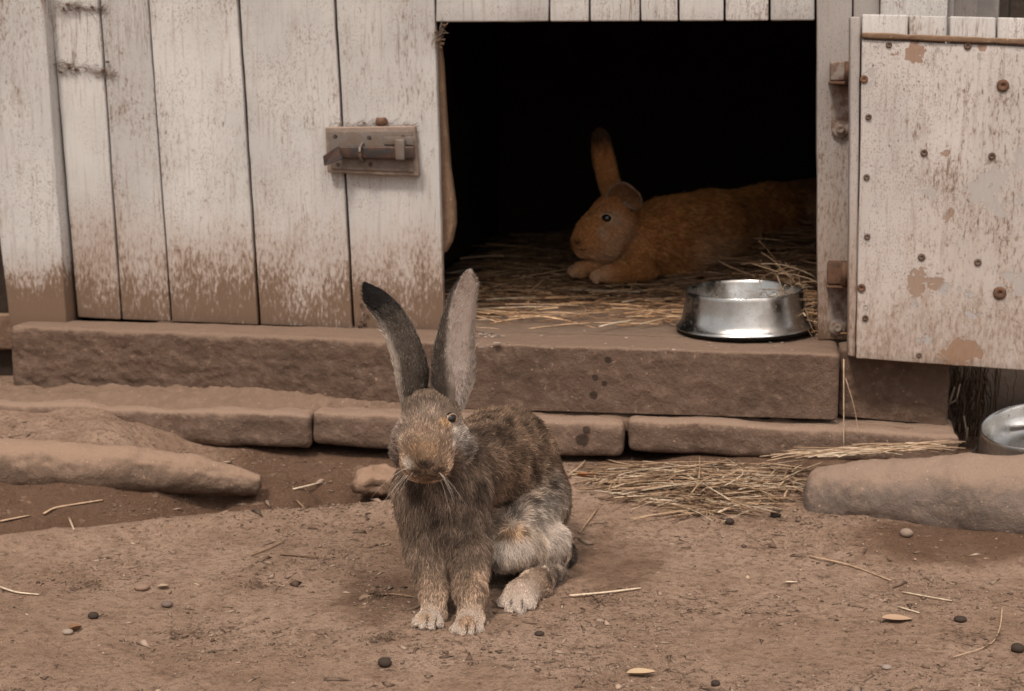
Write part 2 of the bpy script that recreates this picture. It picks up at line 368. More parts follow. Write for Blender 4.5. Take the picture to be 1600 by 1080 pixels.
def damp_shade(X, Y):  # damp soil of the hollow, plus contact shade painted beside the rabbit
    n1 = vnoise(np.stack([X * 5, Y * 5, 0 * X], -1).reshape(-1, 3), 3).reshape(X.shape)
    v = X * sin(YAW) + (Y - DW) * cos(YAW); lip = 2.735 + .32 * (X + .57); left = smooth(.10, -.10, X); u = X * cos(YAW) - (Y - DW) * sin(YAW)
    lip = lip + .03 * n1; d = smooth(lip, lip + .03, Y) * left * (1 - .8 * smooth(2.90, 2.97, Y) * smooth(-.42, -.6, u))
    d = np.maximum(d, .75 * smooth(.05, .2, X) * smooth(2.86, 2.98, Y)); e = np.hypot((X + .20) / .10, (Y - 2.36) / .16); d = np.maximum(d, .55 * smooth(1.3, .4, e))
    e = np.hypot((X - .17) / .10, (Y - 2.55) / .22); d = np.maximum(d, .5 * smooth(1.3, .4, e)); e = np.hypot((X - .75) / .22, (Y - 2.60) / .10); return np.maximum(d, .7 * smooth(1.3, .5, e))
def gz(x, y): return float(ground_z(np.array([x]), np.array([y]))[0])
def GP(px, py, dz=0.0):                     # first point of the soil seen along a ray
    r = ray(px, py); Y = np.linspace(1.8, 3.3, 1500); P = np.array([0, 0, H]) + r * (Y / r[1])[:, None]
    hit = np.nonzero(P[:, 2] <= ground_z(P[:, 0], P[:, 1]))[0]; p = P[hit[0] if len(hit) else -1]
    return np.array([p[0], p[1], gz(p[0], p[1]) + dz])
xs = np.concatenate([[-60, -25, -10, -5, -3, -2, -1.6], np.arange(-1.3, 1.3, .0062), [1.6, 2, 3, 5, 10, 25, 60]])
ys = np.concatenate([[-60, -25, -10, -4, -1, .5, 1.2, 1.6, 1.8], np.arange(1.92, 3.2, .0062), [3.3, 3.6, 4.2, 5, 6.5, 10, 25, 60]])
gx, gy = np.meshgrid(xs, ys, indexing='ij'); zz = ground_z(gx, gy)
V = np.stack([gx, gy, zz], -1).reshape(-1, 3); nx, ny = len(xs), len(ys)
ii, jj = np.meshgrid(np.arange(nx - 1), np.arange(ny - 1), indexing='ij'); b0 = (ii * ny + jj).ravel()
Fg = np.stack([b0, b0 + ny, b0 + ny + 1, b0 + 1], 1)
def fast_mesh(name, V, F, mat, parent=None, cols=None):
    m = bpy.data.meshes.new(name); k = F.shape[1]
    m.vertices.add(len(V)); m.vertices.foreach_set('co', np.asarray(V, np.float32).ravel())
    m.loops.add(F.size); m.loops.foreach_set('vertex_index', F.astype(np.int32).ravel())
    m.polygons.add(len(F)); m.polygons.foreach_set('loop_start', np.arange(0, F.size, k, dtype=np.int32))
    m.update(calc_edges=True); m.polygons.foreach_set('use_smooth', [True] * len(F))
    if cols is not None:
        a = m.color_attributes.new('col', 'FLOAT_COLOR', 'POINT'); c = np.ones((len(V), 4), np.float32); c[:, :3] = cols
        a.data.foreach_set('color', c.ravel())
    m.materials.append(mat); o = bpy.data.objects.new(name, m); C.objects.link(o)
    if parent: o.parent = parent
    return o
g = fast_mesh('ground', V, Fg, M_ground, None, np.repeat(damp_shade(gx, gy).reshape(-1, 1), 3, 1)); tag(g, 'bare trodden brown earth in front of the hutch', kind='structure')

# ------------------------------------------------------------------ hutch
hut = empty('rabbit_hutch', (0, DW, 0), -YAW)
tag(hut, 'large weathered white plank hutch with a dark doorway and muddy sill', 'rabbit hutch')
ZT = 1.22
cols_ = [((78, 0), (153, 0), (122, 496), (188, 500)), ((156, 0), (230, 0), (191, 500), (266, 503)), ((233, 0), (370, 0), (269, 503), (403, 508)),
         ((374, 0), (521, 0), (407, 508), (550, 514)), ((525, 0), (678, 0), (554, 514), (694, 518))]
# long boards left of the doorway; the last is cut to the slant of the opening
for i, (a, b, c, d) in enumerate(cols_):
    zt = ZT; o = plank('plank', a, b, c, d, 0, .022, M_paint[i], hut, seed=i + 1, ztop=ZT)
    o.data.transform(Matrix.Translation((0, (.0, .0015, -.001, .001, 0)[i], 0)))
# corner post
plank('corner_post', (-42, 0), (68, 0), (15, 512), (104, 514), -.035, .05, M_post, hut, seed=11, ztop=ZT, r=.004)
# short boards over the doorway
le = [680, 858, 921, 1000, 1060, 1132, 1202, 1274]
for i in range(7):
    plank('lintel_board', (le[i] + 1.5, 0), (le[i + 1] - 1.5, 0), (le[i] + 1.5, 34 - i * .3), (le[i + 1] - 1.5, 33.6 - i * .3), -.002, .02, M_paint[(i + 1) % 6], hut, seed=20 + i, ztop=ZT)
# right post and wall behind the open door
plank('door_post', (1276, 0), (1331, 0), (1278, 531), (1326, 531), -.012, .05, M_jamb, hut, seed=31, ztop=ZT)
plank('plank', (1333, 0), (1374, 0), (1330, 531), (1368, 531), 0, .022, M_jamb, hut, seed=32, ztop=ZT)
plank('plank', (1376, 0), (1480, 0), (1370, 531), (1474, 531), -.012, .022, M_paint[2], hut, seed=33, ztop=ZT)
uR = WL(1480, 300)[0]; uL = WL(20, 300)[0]
def hbox(name, u0, u1, v0, v1, z0, z1, mat, seed=0, r=.006, amp=.002, step=.08, parent=hut):
    V, F = rbox(u0, u1, v0, v1, z0, z1, r=r, amp=amp, step=step, seed=seed); return mesh_obj(name, V, F, mat, parent)
# shell: side walls, back wall, roof, floor boards
hbox('side_wall', uR - .02, uR, .024, 1.9, .14, ZT, M_grey, 41)
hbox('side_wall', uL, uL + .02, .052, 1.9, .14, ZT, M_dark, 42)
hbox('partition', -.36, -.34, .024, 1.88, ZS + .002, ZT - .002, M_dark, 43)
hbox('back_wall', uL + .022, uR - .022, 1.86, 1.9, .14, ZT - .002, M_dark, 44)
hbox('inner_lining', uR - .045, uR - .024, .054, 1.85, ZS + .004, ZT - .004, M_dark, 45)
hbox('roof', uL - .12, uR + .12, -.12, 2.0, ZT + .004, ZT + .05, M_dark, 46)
bw = .145; vv = -.005; k = 0
while vv < 1.85:
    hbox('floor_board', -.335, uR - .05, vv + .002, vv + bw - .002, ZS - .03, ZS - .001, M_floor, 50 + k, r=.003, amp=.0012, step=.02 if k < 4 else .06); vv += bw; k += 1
# inner edge board hanging inside the left of the doorway
pts = [(672, 42), (686, 50), (692, 95), (697, 180), (703, 260), (711, 318), (712, 350), (706, 378), (697, 394), (689, 398)]
mb = MB(); prof = [WL(x, y, .035) for x, y in pts]; base_u = WL(660, 300, .035)[0]
Vp = []; Fp = []
for j, (u, z) in enumerate(prof):
    for (uu, vq) in ((base_u, .026), (u - .004, .026), (u, .032), (u, .05), (base_u, .05)): Vp.append((uu, vq, z))
for j in range(len(prof) - 1):
    for q in range(4): Fp.append((j * 5 + q, j * 5 + q + 1, j * 5 + q + 6, j * 5 + q + 5))
Fp.append((0, 1, 2, 3, 4)); n_ = (len(prof) - 1) * 5; Fp.append((n_ + 4, n_ + 3, n_ + 2, n_ + 1, n_))
mesh_obj('inner_jamb', Vp, Fp, M_rawwood, hut, False)

# sill beams with uneven caked mud
def vfront(px, py): return to_loc(G(px, py, ZS))
def beam(name, u0, u1, vf0, vf1, zb0, zb1, zt, seed, mat, amp=.006, r=.014, ridge=0.0, vb=-.007):
    def w(V):
        a = np.clip((V[:, 0] - u0) / (u1 - u0), 0, 1); vf = vf0 + (vf1 - vf0) * a; zb = zb0 + (zb1 - zb0) * a
        o = V.copy(); t = (V[:, 1] + .15) / (vb + .15); o[:, 1] = vf * (1 - t) + vb * t
        s = V[:, 2]; o[:, 2] = zb * (1 - s) + zt * s + .0
        nn = fbm(np.stack([o[:, 0] * 26, o[:, 1] * 26, o[:, 2] * 40], 1), 5, seed, .6)
        front = np.clip(1 - t * 3, 0, 1) * smooth(1.0, .9, s)
        o[:, 1] -= front * nn * amp * 1.3
        o[:, 1] -= front * amp * .35 * fbm(o * 110, 2, seed + 4)
        o[:, 1] += smooth(.8, 1, s) * np.clip(1 - t * 6, 0, 1) * .006 * np.clip(fbm(o * 22, 3, seed + 8), 0, 1)
        if ridge:
            rr = np.abs(fbm(np.stack([o[:, 0] * 17, o[:, 2] * 24, 0 * s], 1), 5, seed + 3, .7))
            o[:, 1] += front * ridge * np.clip(.09 - rr, 0, 1) * 14 * smooth(.9, .5, s)
        topn = fbm(np.stack([o[:, 0] * 30, o[:, 1] * 30, 0 * s], 1), 4, seed + 9, .6)
        o[:, 2] += smooth(.85, 1, s) * topn * .0022
        return o
    V, F = [], []
    # own grid: u along, profile round the section
    nu = max(8, int((u1 - u0) / .006)); us = np.linspace(u0, u1, nu)
    prof = []
    rr_ = r
    for s in np.linspace(0, 1, 28)[:-3]: prof.append((-.15, s))
    hh = zt - zb0
    for a in np.linspace(0, pi / 2, 6): prof.append((-.15 + r * (1 - cos(a)), 1 - r / hh * (1 - sin(a))))
    for q in np.linspace(-.15 + r + .006, vb, 18): prof.append((q, 1))
    prof.append((vb, 0))
    prof = np.array(prof); m = len(prof)
    A = np.repeat(us, m); Pq = np.tile(prof, (nu, 1)); VV = w(np.stack([A, Pq[:, 0], Pq[:, 1]], 1))
    # round the two ends a little
    for sgn, ue in ((1, u0), (-1, u1)):
        d = np.clip(1 - np.abs(VV[:, 0] - ue) / .012, 0, 1); cen = np.array([0, (vf0 + vb) / 2, (zb0 + zt) / 2])
        VV[:, 1] += (cen[1] - VV[:, 1]) * d ** 2 * .07; VV[:, 2] += (cen[2] - VV[:, 2]) * d ** 2 * .06
    F = [(i * m + q, i * m + q + 1, (i + 1) * m + q + 1, (i + 1) * m + q) for i in range(nu - 1) for q in range(m - 1)]
    F = [f[::-1] for f in F]
    F += [tuple(range(m)), tuple(range((nu - 1) * m, nu * m))[::-1]]
    return mesh_obj(name, VV, F, mat, hut)
uB0 = WL(18, 560, -.1)[0]; uB1 = WL(692, 580, -.15)[0]; uB2 = WL(1312, 600, -.15)[0]; uB3 = WL(1484, 600, -.11)[0]
zb = lambda px, py, v: WL(px, py, v)[1]
beam('sill_beam', uB0, uB1 - .002, -.10, -.15, zb(30, 606, -.105), zb(700, 634, -.155), ZS - .0005, 61, M_beam, amp=.0045, ridge=.0025)
beam('sill_beam', uB1 + .002, uB2 - .002, -.152, -.158, zb(760, 640, -.155), zb(1310, 655, -.155), ZS - .0012, 62, M_beam, amp=.002, r=.007)
beam('sill_beam', uB2 + .002, uB3, -.105, -.10, zb(1320, 650, -.105), zb(1484, 665, -.1), ZS - .001, 63, M_beam, ridge=.002)

# foundation stones
fnd = empty('stone_foundation', (0, DW, 0), -YAW)
tag(fnd, 'row of long dusty foundation stones under the hutch sill', 'foundation')
def stone(px0, px1, ytop, ybot, v, seed, zc=0.0, amp=.006, vb=-.03, slope=.012):
    u0 = WL(px0, (ytop + ybot) / 2, v)[0]; u1 = WL(px1, (ytop + ybot) / 2, v)[0]
    zt = to_loc(P3((px0 + px1) / 2, ytop, 3))[2]; zt = WL((px0 + px1) / 2, ytop, v)[1]; zb_ = WL((px0 + px1) / 2, ybot, v)[1]
    def w(V):
        o = V.copy(); o[:, 2] -= (V[:, 0] - (u0 + u1) / 2) * slope; 
        o[:, 2] += .003 * vnoise(np.stack([V[:, 0] * 7, 0 * V[:, 0], V[:, 0] * 0 + seed], 1), 5)
        return o
    V, F = rbox(u0 + .002, u1 - .002, v, vb, zb_, zt, r=.016, amp=amp, step=.0085, scale=16, seed=seed, warp=w, oct_=5, dent=.008)
    return mesh_obj('stone', V, F, M_stone, fnd)
stone(-40, 485, 639, 694, -.215, 71, amp=.009, slope=.0)
stone(485, 760, 648, 704, -.205, 72, slope=.008)
stone(760, 976, 656, 712, -.195, 73, slope=.01)
stone(977, 1502, 668, 722, -.190, 74, slope=.012)

us_ = np.linspace(-1.06, .80, 520); ts_ = np.linspace(0, 1, 22); uu, tt = np.meshgrid(us_, ts_, indexing='ij')
nn_ = fbm(np.stack([uu * 6, 0 * uu, 0 * uu], -1).reshape(-1, 3), 3, 61).reshape(uu.shape); n2_ = fbm(np.stack([uu * 40, tt * 3, 0 * uu], -1).reshape(-1, 3), 4, 63, .6).reshape(uu.shape)
zt_ = np.interp(uu, [-1.1, -.40, .0, .3, .85], [.141, .137, .131, .126, .121]); am = .007 + .013 * smooth(.1, -.5, uu) * (.5 + 1.3 * nn_) + .004 * nn_
vv_ = -.118 - .02 * smooth(-.6, .0, uu) - (.028 + .05 * smooth(-.2, -.6, uu)) * tt; zz_ = zt_ - .002 + am * (1 - tt) ** 1.6 - .022 * tt ** 4 + n2_ * .006 + .007 * np.clip(fbm(np.stack([uu * 24, tt * 2.2, 0 * uu], -1).reshape(-1, 3), 4, 67, .6).reshape(uu.shape), -.1, 1)
q_ = (np.arange(519)[:, None] * 22 + np.arange(21)[None]).ravel()
fast_mesh('packed_dirt', np.stack([uu, vv_, zz_], -1).reshape(-1, 3), np.stack([q_, q_ + 1, q_ + 23, q_ + 22], 1), M_packed, fnd)

# ---------------------------------------------------------------- hutch door, standing open on the right
door = empty('door', (0, 0, 0)); door.parent = hut
tag(door, 'open hutch door faced with a peeling white painted sheet')
dv0, dv1 = -.108, -.170
def dplank(name, a, b, c, d, vf, vb, mat, seed, **k): return plank(name, a, b, c, d, vf, vb, mat, door, seed=seed, **k)
dplank('facing_sheet', (1347, 62), (1930, 88), (1338, 560), (1930, 602), dv1, dv1 + .008, M_door, 81, r=.002, amp=.0016, step=.015)
dplank('edge_batten', (1329, 26), (1345, 26), (1325, 556), (1336, 558), dv1 + .004, dv0, M_jamb, 82, r=.003)
tp = [(1347, 1418), (1421, 1478), (1485, 1556), (1559, 1640), (1643, 1740), (1743, 1840), (1843, 1930)]
for i, (a, b) in enumerate(tp):
    dplank('door_board', (a, 22 + (a - 1345) * .025), (b, 22 + (b - 1345) * .025), (a - 6, 552), (b - 6, 556), dv1 + .012, dv0 + .004, M_paint[i % 3], 90 + i, r=.003, step=.04)
# worn wooden ledge strip along the top of the sheet
V, F = rbox(WL(1346, 57, dv1)[0], WL(1930, 80, dv1)[0], dv1 - .006, dv1 + .0115, 0, .011, r=.003, amp=.0025, step=.012, scale=40, seed=97, oct_=4)
u00, z00 = WL(1346, 60, dv1); u01, z01 = WL(1930, 84, dv1); V[:, 2] += z00 + (V[:, 0] - u00) / (u01 - u00) * (z01 - z00)
mesh_obj('top_ledge', V, F, M_rawwood, door)
def screw(px, py, r, v, parent, mat=M_screw, head=.0018):
    u, z = WL(px, py, v); Vs = []; n = 12
    prof = [(r * 1.0, 0), (r * .98, -head * .5), (r * .75, -head), (r * .3, -head * .85), (r * .28, -head * .45)]
    for (rr, dv) in prof:
        for k in range(n): Vs.append((u + rr * cos(2 * pi * k / n), v + dv, z + rr * sin(2 * pi * k / n)))
    Fs = [(i * n + k, (i + 1) * n + k, (i + 1) * n + (k + 1) % n, i * n + (k + 1) % n) for i in range(len(prof) - 1) for k in range(n)]
    Fs.append(tuple(range((len(prof) - 1) * n, len(prof) * n))[::-1])
    return mesh_obj('screw', Vs, Fs, mat, parent)
for (x, y, r) in [(1350, 124, .0075), (1357, 183, .006), (1354, 277, .006), (1355, 370, .006), (1346, 450, .008), (1352, 497, .006), (1389, 70, .006), (1512, 72, .007),
                  (1444, 239, .0068), (1550, 244, .0068), (1440, 402, .007), (1528, 410, .007), (1567, 134, .0115), (1562, 458, .0125), (1436, 555, .005)]:
    screw(x, y, r, dv1 - .0012, door, M_rust if r > .011 or y in (124, 450) else M_screw, head=.0035 if r > .011 else .0022)

# hinges
for (x0, x1, ya, yb, yc, arm) in ((1297, 1329, 96, 130, 214, True), (1293, 1324, 408, 446, 524, False)):
    h = empty('hinge'); h.parent = hut; tag(h, 'painted strap hinge above' if arm else 'rusty orange hinge below')
    u0, zt = WL(x0, ya, -.03); u1, zb_ = WL(x1, yb, -.03)
    V, F = rbox(u0, u1, -.062, -.0125, zb_ + .004, zt, r=.005, amp=.001, step=.01, seed=101); mesh_obj('hinge_cup', V, F, M_hinge if arm else M_rust, h)
    V, F = rbox(u0 - .002, u1 + .002, -.066, -.0125, zb_ - .002, zb_ + .0035, r=.002, amp=.001, step=.01, seed=102); mesh_obj('rust_lip', V, F, M_rust, h)
    u0, zt = WL(x0 + 4, yb, -.016); u1, zb_ = WL(x1 - 1, yc - 12, -.016)
    V, F = rbox(u0, u1, -.018, -.0125, zb_, zt - .004, r=.0015, amp=.0006, step=.01, seed=103); mesh_obj('hinge_strap', V, F, M_hinge, h)
    uc, rr = (u0 + u1) / 2, (u1 - u0) / 2 * .98; Vs = [(uc, -.0195, zb_)] ; n = 20
    for ring, dv in ((rr, -.0125), (rr, -.018), (rr * .62, -.0195)):
        for k in range(n): Vs.append((uc + ring * cos(2 * pi * k / n), dv, zb_ + ring * sin(2 * pi * k / n)))
    Fs = [(1 + i * n + k, 1 + (i + 1) * n + k, 1 + (i + 1) * n + (k + 1) % n, 1 + i * n + (k + 1) % n) for i in range(2) for k in range(n)]
    Fs += [(0, 1 + 2 * n + (k + 1) % n, 1 + 2 * n + k) for k in range(n)]
    mesh_obj('strap_end', Vs, Fs, M_hinge, h)
    n = 14; Vs = []
    for ring, dv in ((rr * .5, -.0185), (rr * .5, -.026), (rr * .3, -.028), (rr * .16, -.0262)):
        for k in range(n): Vs.append((uc + ring * cos(2 * pi * k / n), dv, zb_ + ring * sin(2 * pi * k / n)))
    Fs = [(i * n + k, (i + 1) * n + k, (i + 1) * n + (k + 1) % n, i * n + (k + 1) % n) for i in range(3) for k in range(n)] + [tuple(range(3 * n, 4 * n))[::-1]]
    mesh_obj('bolt_head', Vs, Fs, M_hinge, h)
    # knuckle joining the door
    u2 = WL(x1 - 3, ya, -.06)[0]; V, F = tube_vf([(u2, -.062, WL(x1, ya, -.06)[1]), (u2, -.062, WL(x1, yb, -.06)[1])], .008, 10); mesh_obj('knuckle', V, F, M_rust, h)

# latch: wooden block, metal plate, sliding bolt
lt = empty('latch'); lt.parent = hut; tag(lt, 'old sliding bolt on a wooden block left of the doorway')
plank('backing_block', (508, 199), (648, 197), (511, 270), (654, 276), -.022, -.0005, M_block, lt, seed=111, r=.003, amp=.0012, step=.012)
plank('metal_plate', (513, 206), (643, 205), (517, 264), (646, 269), -.0255, -.0225, M_latch, lt, seed=112, r=.0012, amp=.0006, step=.01)
plank('bolt', (528, 229), (647, 229), (530, 248), (648, 249), -.040, -.0262, M_bolt, lt, seed=113, r=.003, amp=.0006, step=.01)
plank('guide_strap', (616, 218), (632, 218), (618, 250), (632, 251), -.0445, -.0262, M_latch, lt, seed=114, r=.003, amp=.0004, step=.008)
plank('guide_strap', (600, 214), (647, 214), (600, 226), (647, 227), -.0285, -.0257, M_latch, lt, seed=118, r=.0012, amp=.0004, step=.008)
# staple ring in the middle
q = []
for a in np.linspace(-pi / 2 * 1.15, pi / 2 * 1.15, 16):
    u, z = WL(567, 238, -.03); q.append((u - .0015 * cos(a) , -.026 - .026 * max(0, cos(a)), z + .018 * sin(a)))
V, F = tube_vf(q, .0028, 8); mesh_obj('staple', V, F, M_latch, lt)
# folded handle of the bolt on its left end
a, b, c_, d = (np.array(WL(x, y, -.04)) for x, y in ((528, 229), (535, 248), (512, 258), (510, 243)))
V = []
for (p, vq) in ((a, -.041), (b, -.041), (c_, -.066), (d, -.066)):
    V += [(p[0], vq, p[1]), (p[0] + .002, vq + .004, p[1])]
mesh_obj('bolt_handle', V, [(0, 2, 4, 6), (1, 7, 5, 3), (0, 1, 3, 2), (2, 3, 5, 4), (4, 5, 7, 6), (6, 7, 1, 0)], M_bolt, lt, False)
for (x, y) in ((524, 213), (577, 215), (630, 214), (528, 257), (579, 257)): screw(x, y, .0042, -.0262, lt, M_bolt, head=.0012)
# wax-like lump of an old nest above the block
V, F = rbox(*sorted((WL(588, 190, -.01)[0], WL(604, 190, -.01)[0])), -.016, -.001, WL(596, 196, -.01)[1], WL(596, 183, -.01)[1], r=.005, amp=.006, step=.004, scale=120, seed=117)
mesh_obj('mud_nest', V, F, M_rust, lt)

# nails and dirt flecks on the boards
# ------------------------------------------------------------------ things around the hutch
def log(name, pts, rad, mat, label, cat, seed, flat=1.0):
    pts = np.array(pts, float); t = np.linspace(0, 1, 90); src = np.linspace(0, 1, len(pts))
    Cc = np.stack([np.interp(t, src, pts[:, k]) for k in range(3)], 1); R = np.interp(t, np.linspace(0, 1, len(rad)), rad)
    L = np.linalg.norm(pts[-1] - pts[0]); e = np.clip(t * L / (R[0] * .45), 0, 1); e2 = np.clip((1 - t) * L / (R[-1] * .45), 0, 1)
    e = np.clip(t * L / (R[0] * 1.7), 0, 1); R = R * np.sqrt(1 - (1 - np.minimum(e, 1)) ** 2.2) * np.sqrt(1 - (1 - np.minimum(e2, 1)) ** 2.2) + .0005
    V, F = tube_vf(Cc, R, 64, True, flat); V = np.array(V)
    cc = np.repeat(Cc, 64, 0); d = V - cc; N = d / (np.linalg.norm(d, axis=1)[:, None] + 1e-9)
    V = V + N * (fbm(V * np.array([5, 14, 14]) + seed, 5, seed) * .007)[:, None] + N * (fbm(V * 14, 4, seed + 6) * .007)[:, None] + N * (fbm(V * 60, 4, seed + 2, .6) * .003)[:, None]
    o = mesh_obj(name, V, F, mat); tag(o, label, cat); return o
log('fallen_log', [(-1.35, 2.925, .064), (-.95, 2.93, .062), (-.74, 2.94, .054), (-.60, 2.955, .040), (-.48, 2.975, .012)], [.056, .054, .046, .036, .020], M_sunk, 'dusty half buried log on the left below the foundation stones', 'log', 5)
log('fallen_log', [tuple(GP(1245, 790)[:2] + np.array([.02, .025])) + (.030,), (.64, 2.77, .045), (.80, 2.71, .058), (1.5, 2.45, .085)], [.052, .066, .082, .11], M_log, 'thick grey half buried log on the right below the open door', 'log', 6)

o = empty('gap_board', tuple(from_loc(-1.17, .12, 0)), -YAW); tag(o, 'added dark board covering the dark gap at the left edge behind the hutch corner post', 'board')  # board added to keep the gap left of the post dark
V, F = rbox(-.30, .055, 0, .03, -.05, 1.1, r=.004, amp=.003, step=.03, seed=121); mesh_obj('board', V, F, M_dark, o)
V, F = rbox(-.30, .058, -.03, -.001, .18, .26, r=.006, amp=.006, step=.012, seed=122); mesh_obj('cross_rail', V, F, M_brick, o)
# dark plank fence behind
fence = empty('plank_fence', (0, 5.6, 0)); tag(fence, 'dark weathered plank fence standing behind the hutch', 'fence')
x = -3.2; k = 0
while x < 3.2:
    w_ = .13 + .03 * random.random(); V, F = rbox(x, x + w_ - .006, 0, .025, -.1, 2.3 + .05 * random.random(), r=.004, amp=.002, step=.25, seed=130 + k)
    mesh_obj('fence_board', V, F, M_fence, fence, True); x += w_; k += 1
# grey panel beyond the right corner
pan = empty('grey_shed'); tag(pan, 'pale grey shed side just beyond the right end of the hutch', 'shed')
p0 = P3(1488, 10, 3.9); p1 = P3(1562, 10, 3.9)
V, F = rbox(p0[0], p1[0], 3.9, 5.2, -.05, 1.6, r=.006, amp=.003, step=.1, seed=141); mesh_obj('wall', V, F, M_grey, pan)
V, F = rbox(p0[0] - .004, p0[0] + .05, 3.87, 3.899, -.05, 1.6, r=.004, amp=.002, step=.1, seed=142); mesh_obj('corner_board', V, F, M_jamb, pan)
V, F = rbox(p0[0] - .1, p1[0] + .1, 3.8, 5.3, 1.604, 1.65, r=.006, amp=.003, step=.1, seed=143); mesh_obj('roof', V, F, M_dark, pan)
# added backdrop bank, coloured dark to stand for the shade under the door
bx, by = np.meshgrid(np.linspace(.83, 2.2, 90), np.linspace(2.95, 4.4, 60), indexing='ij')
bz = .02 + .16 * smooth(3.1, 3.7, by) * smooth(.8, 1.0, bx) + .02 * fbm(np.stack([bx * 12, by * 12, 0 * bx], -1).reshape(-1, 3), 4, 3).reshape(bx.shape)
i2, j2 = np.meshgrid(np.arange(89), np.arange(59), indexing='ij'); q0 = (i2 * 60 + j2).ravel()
o = fast_mesh('shade_bank', np.stack([bx, by, bz], -1).reshape(-1, 3), np.stack([q0, q0 + 60, q0 + 61, q0 + 1], 1), M_dark)
tag(o, 'added earth bank coloured dark as the shade beyond the right end of the hutch', kind='structure')

# ------------------------------------------------------------------ straw
STRAW = np.array([(.46, .32, .21), (.56, .42, .295), (.36, .24, .15), (.26, .165, .10), (.62, .50, .37), (.17, .105, .068)])
def straw_vf(p, ang, L, r, tilt=0.0, bend=0.0, sag=0.0, seg=5, n=5, kink=0.0):
    t = np.linspace(-.5, .5, seg + 1)[:, None]; d = np.array([cos(ang) * cos(tilt), sin(ang) * cos(tilt), sin(tilt)]); s = np.array([-sin(ang), cos(ang), 0])
    P = np.asarray(p) + d * t * L + s * (bend * L * (t ** 2)) + np.array([0, 0, 1]) * (-sag * L * t ** 2 * 2)
    if kink: P[seg // 2:] += s * (np.maximum(t[seg // 2:], 0)) * L * kink
    return tube_vf(P, r * (1 - .25 * (t[:, 0] + .5)), n, True, .6)
def local(P): return to_loc(P)
def floor_level(u, v):      # height of the bedding over the boards
    return ZS + .006 + .07 * smooth(.28, .62, u) * smooth(.10, .45, v) + .05 * smooth(.25, .6, u) * smooth(.5, 1.3, v) + .02 * smooth(.3, .9, v)
mb = MB()
def add_straw_loc(u, v, z, ang, L, r, col, **k):
    V, F = straw_vf((u, v, z), ang, L, r, **k); mb.add(V, F, col)
for i in range(3300):
    u = random.uniform(-.20, .78); v = random.uniform(.03, 1.7) ** 1.0
    if v < .14 and u < .35 and random.random() < .8: continue
    if -.05 < u < .42 and v < .42 and random.random() < .55: continue
    ang = random.gauss(0, .55) + (0 if random.random() < .8 else 1.2); L = random.choice((.04, .08, .13, .19, .27)) * random.uniform(.7, 1.2)
    th = max(0, floor_level(u, v) - ZS)
    z = ZS + .003 + th * random.random() ** .5 + random.random() * .004
    if u + L * .5 * abs(cos(ang)) > .83: continue
    c = STRAW[random.choice((0, 1, 2, 2, 3, 3, 3, 5, 5, 5))] * random.uniform(.6, 1.5) * (1.25 if u > .3 else 1.05) * np.array([1.12, 1.0, .86])
    add_straw_loc(u, v, z, ang, L, random.uniform(.0009, .0024), c, tilt=random.gauss(0, .09), bend=random.gauss(0, .25), sag=random.uniform(0, .1))
# drift of straw in the right corner by the bowl
for i in range(520):
    u = random.gauss(.575, .045); v = random.gauss(.02, .12)
    if u > .60 or v < -.15: continue
    z = ZS + .005 + random.random() ** 1.4 * (.05 + .08 * smooth(-.1, .3, v)); L = random.uniform(.04, .13)
    c = STRAW[random.choice((0, 0, 1, 2, 3, 3, 5))] * random.uniform(.6, 1.05)
    if v < .0 and abs(u + 0) > .545: pass
    ang = random.uniform(0, pi)
    if u + L * .5 * abs(cos(ang)) > .622 and v < .1: u = .615 - L * .5 * abs(cos(ang))
    if math.hypot(u - .478, v + .055) < .14: continue
    add_straw_loc(u, v, z, ang, L, random.uniform(.0009, .002), c, tilt=random.gauss(0, .45), bend=random.gauss(0, .5), sag=.15)
# the paler stalks lying at the front
for (x0, y0, x1, y1) in [(750, 478, 905, 479), (770, 487, 968, 491), (795, 498, 960, 490), (740, 484, 865, 480), (760, 470, 840, 466), (905, 447, 1060, 441), (970, 470, 1075, 462),
                         (820, 472, 886, 425), (1095, 392, 1155, 448), (1180, 440, 1240, 398), (745, 512, 780, 514), (1000, 505, 1075, 490), (935, 510, 990, 500), (700, 425, 830, 405), (800, 390, 870, 404),
                         (980, 436, 1120, 440), (860, 455, 1000, 459), (720, 455, 830, 462), (700, 505, 770, 500), (1150, 455, 1235, 447)]:
    a, b = local(G(x0, y0, ZS + .012)), local(G(x1, y1, ZS + .012)); d = b - a; m_ = (a + b) / 2
    add_straw_loc(m_[0], m_[1], ZS + .010 + random.random() * .008, math.atan2(d[1], d[0]), np.hypot(d[0], d[1]), random.uniform(.0018, .003), STRAW[random.choice((1, 4, 0, 4))], bend=random.gauss(0, .05), sag=.02)
sb = mb.build('straw_bedding', M_straw, hut); sb.parent = None; sb.location = (0, DW, 0); sb.rotation_euler = (0, 0, -YAW)
tag(sb, 'loose straw bedding strewn over the hutch floor', 'straw', kind='stuff')

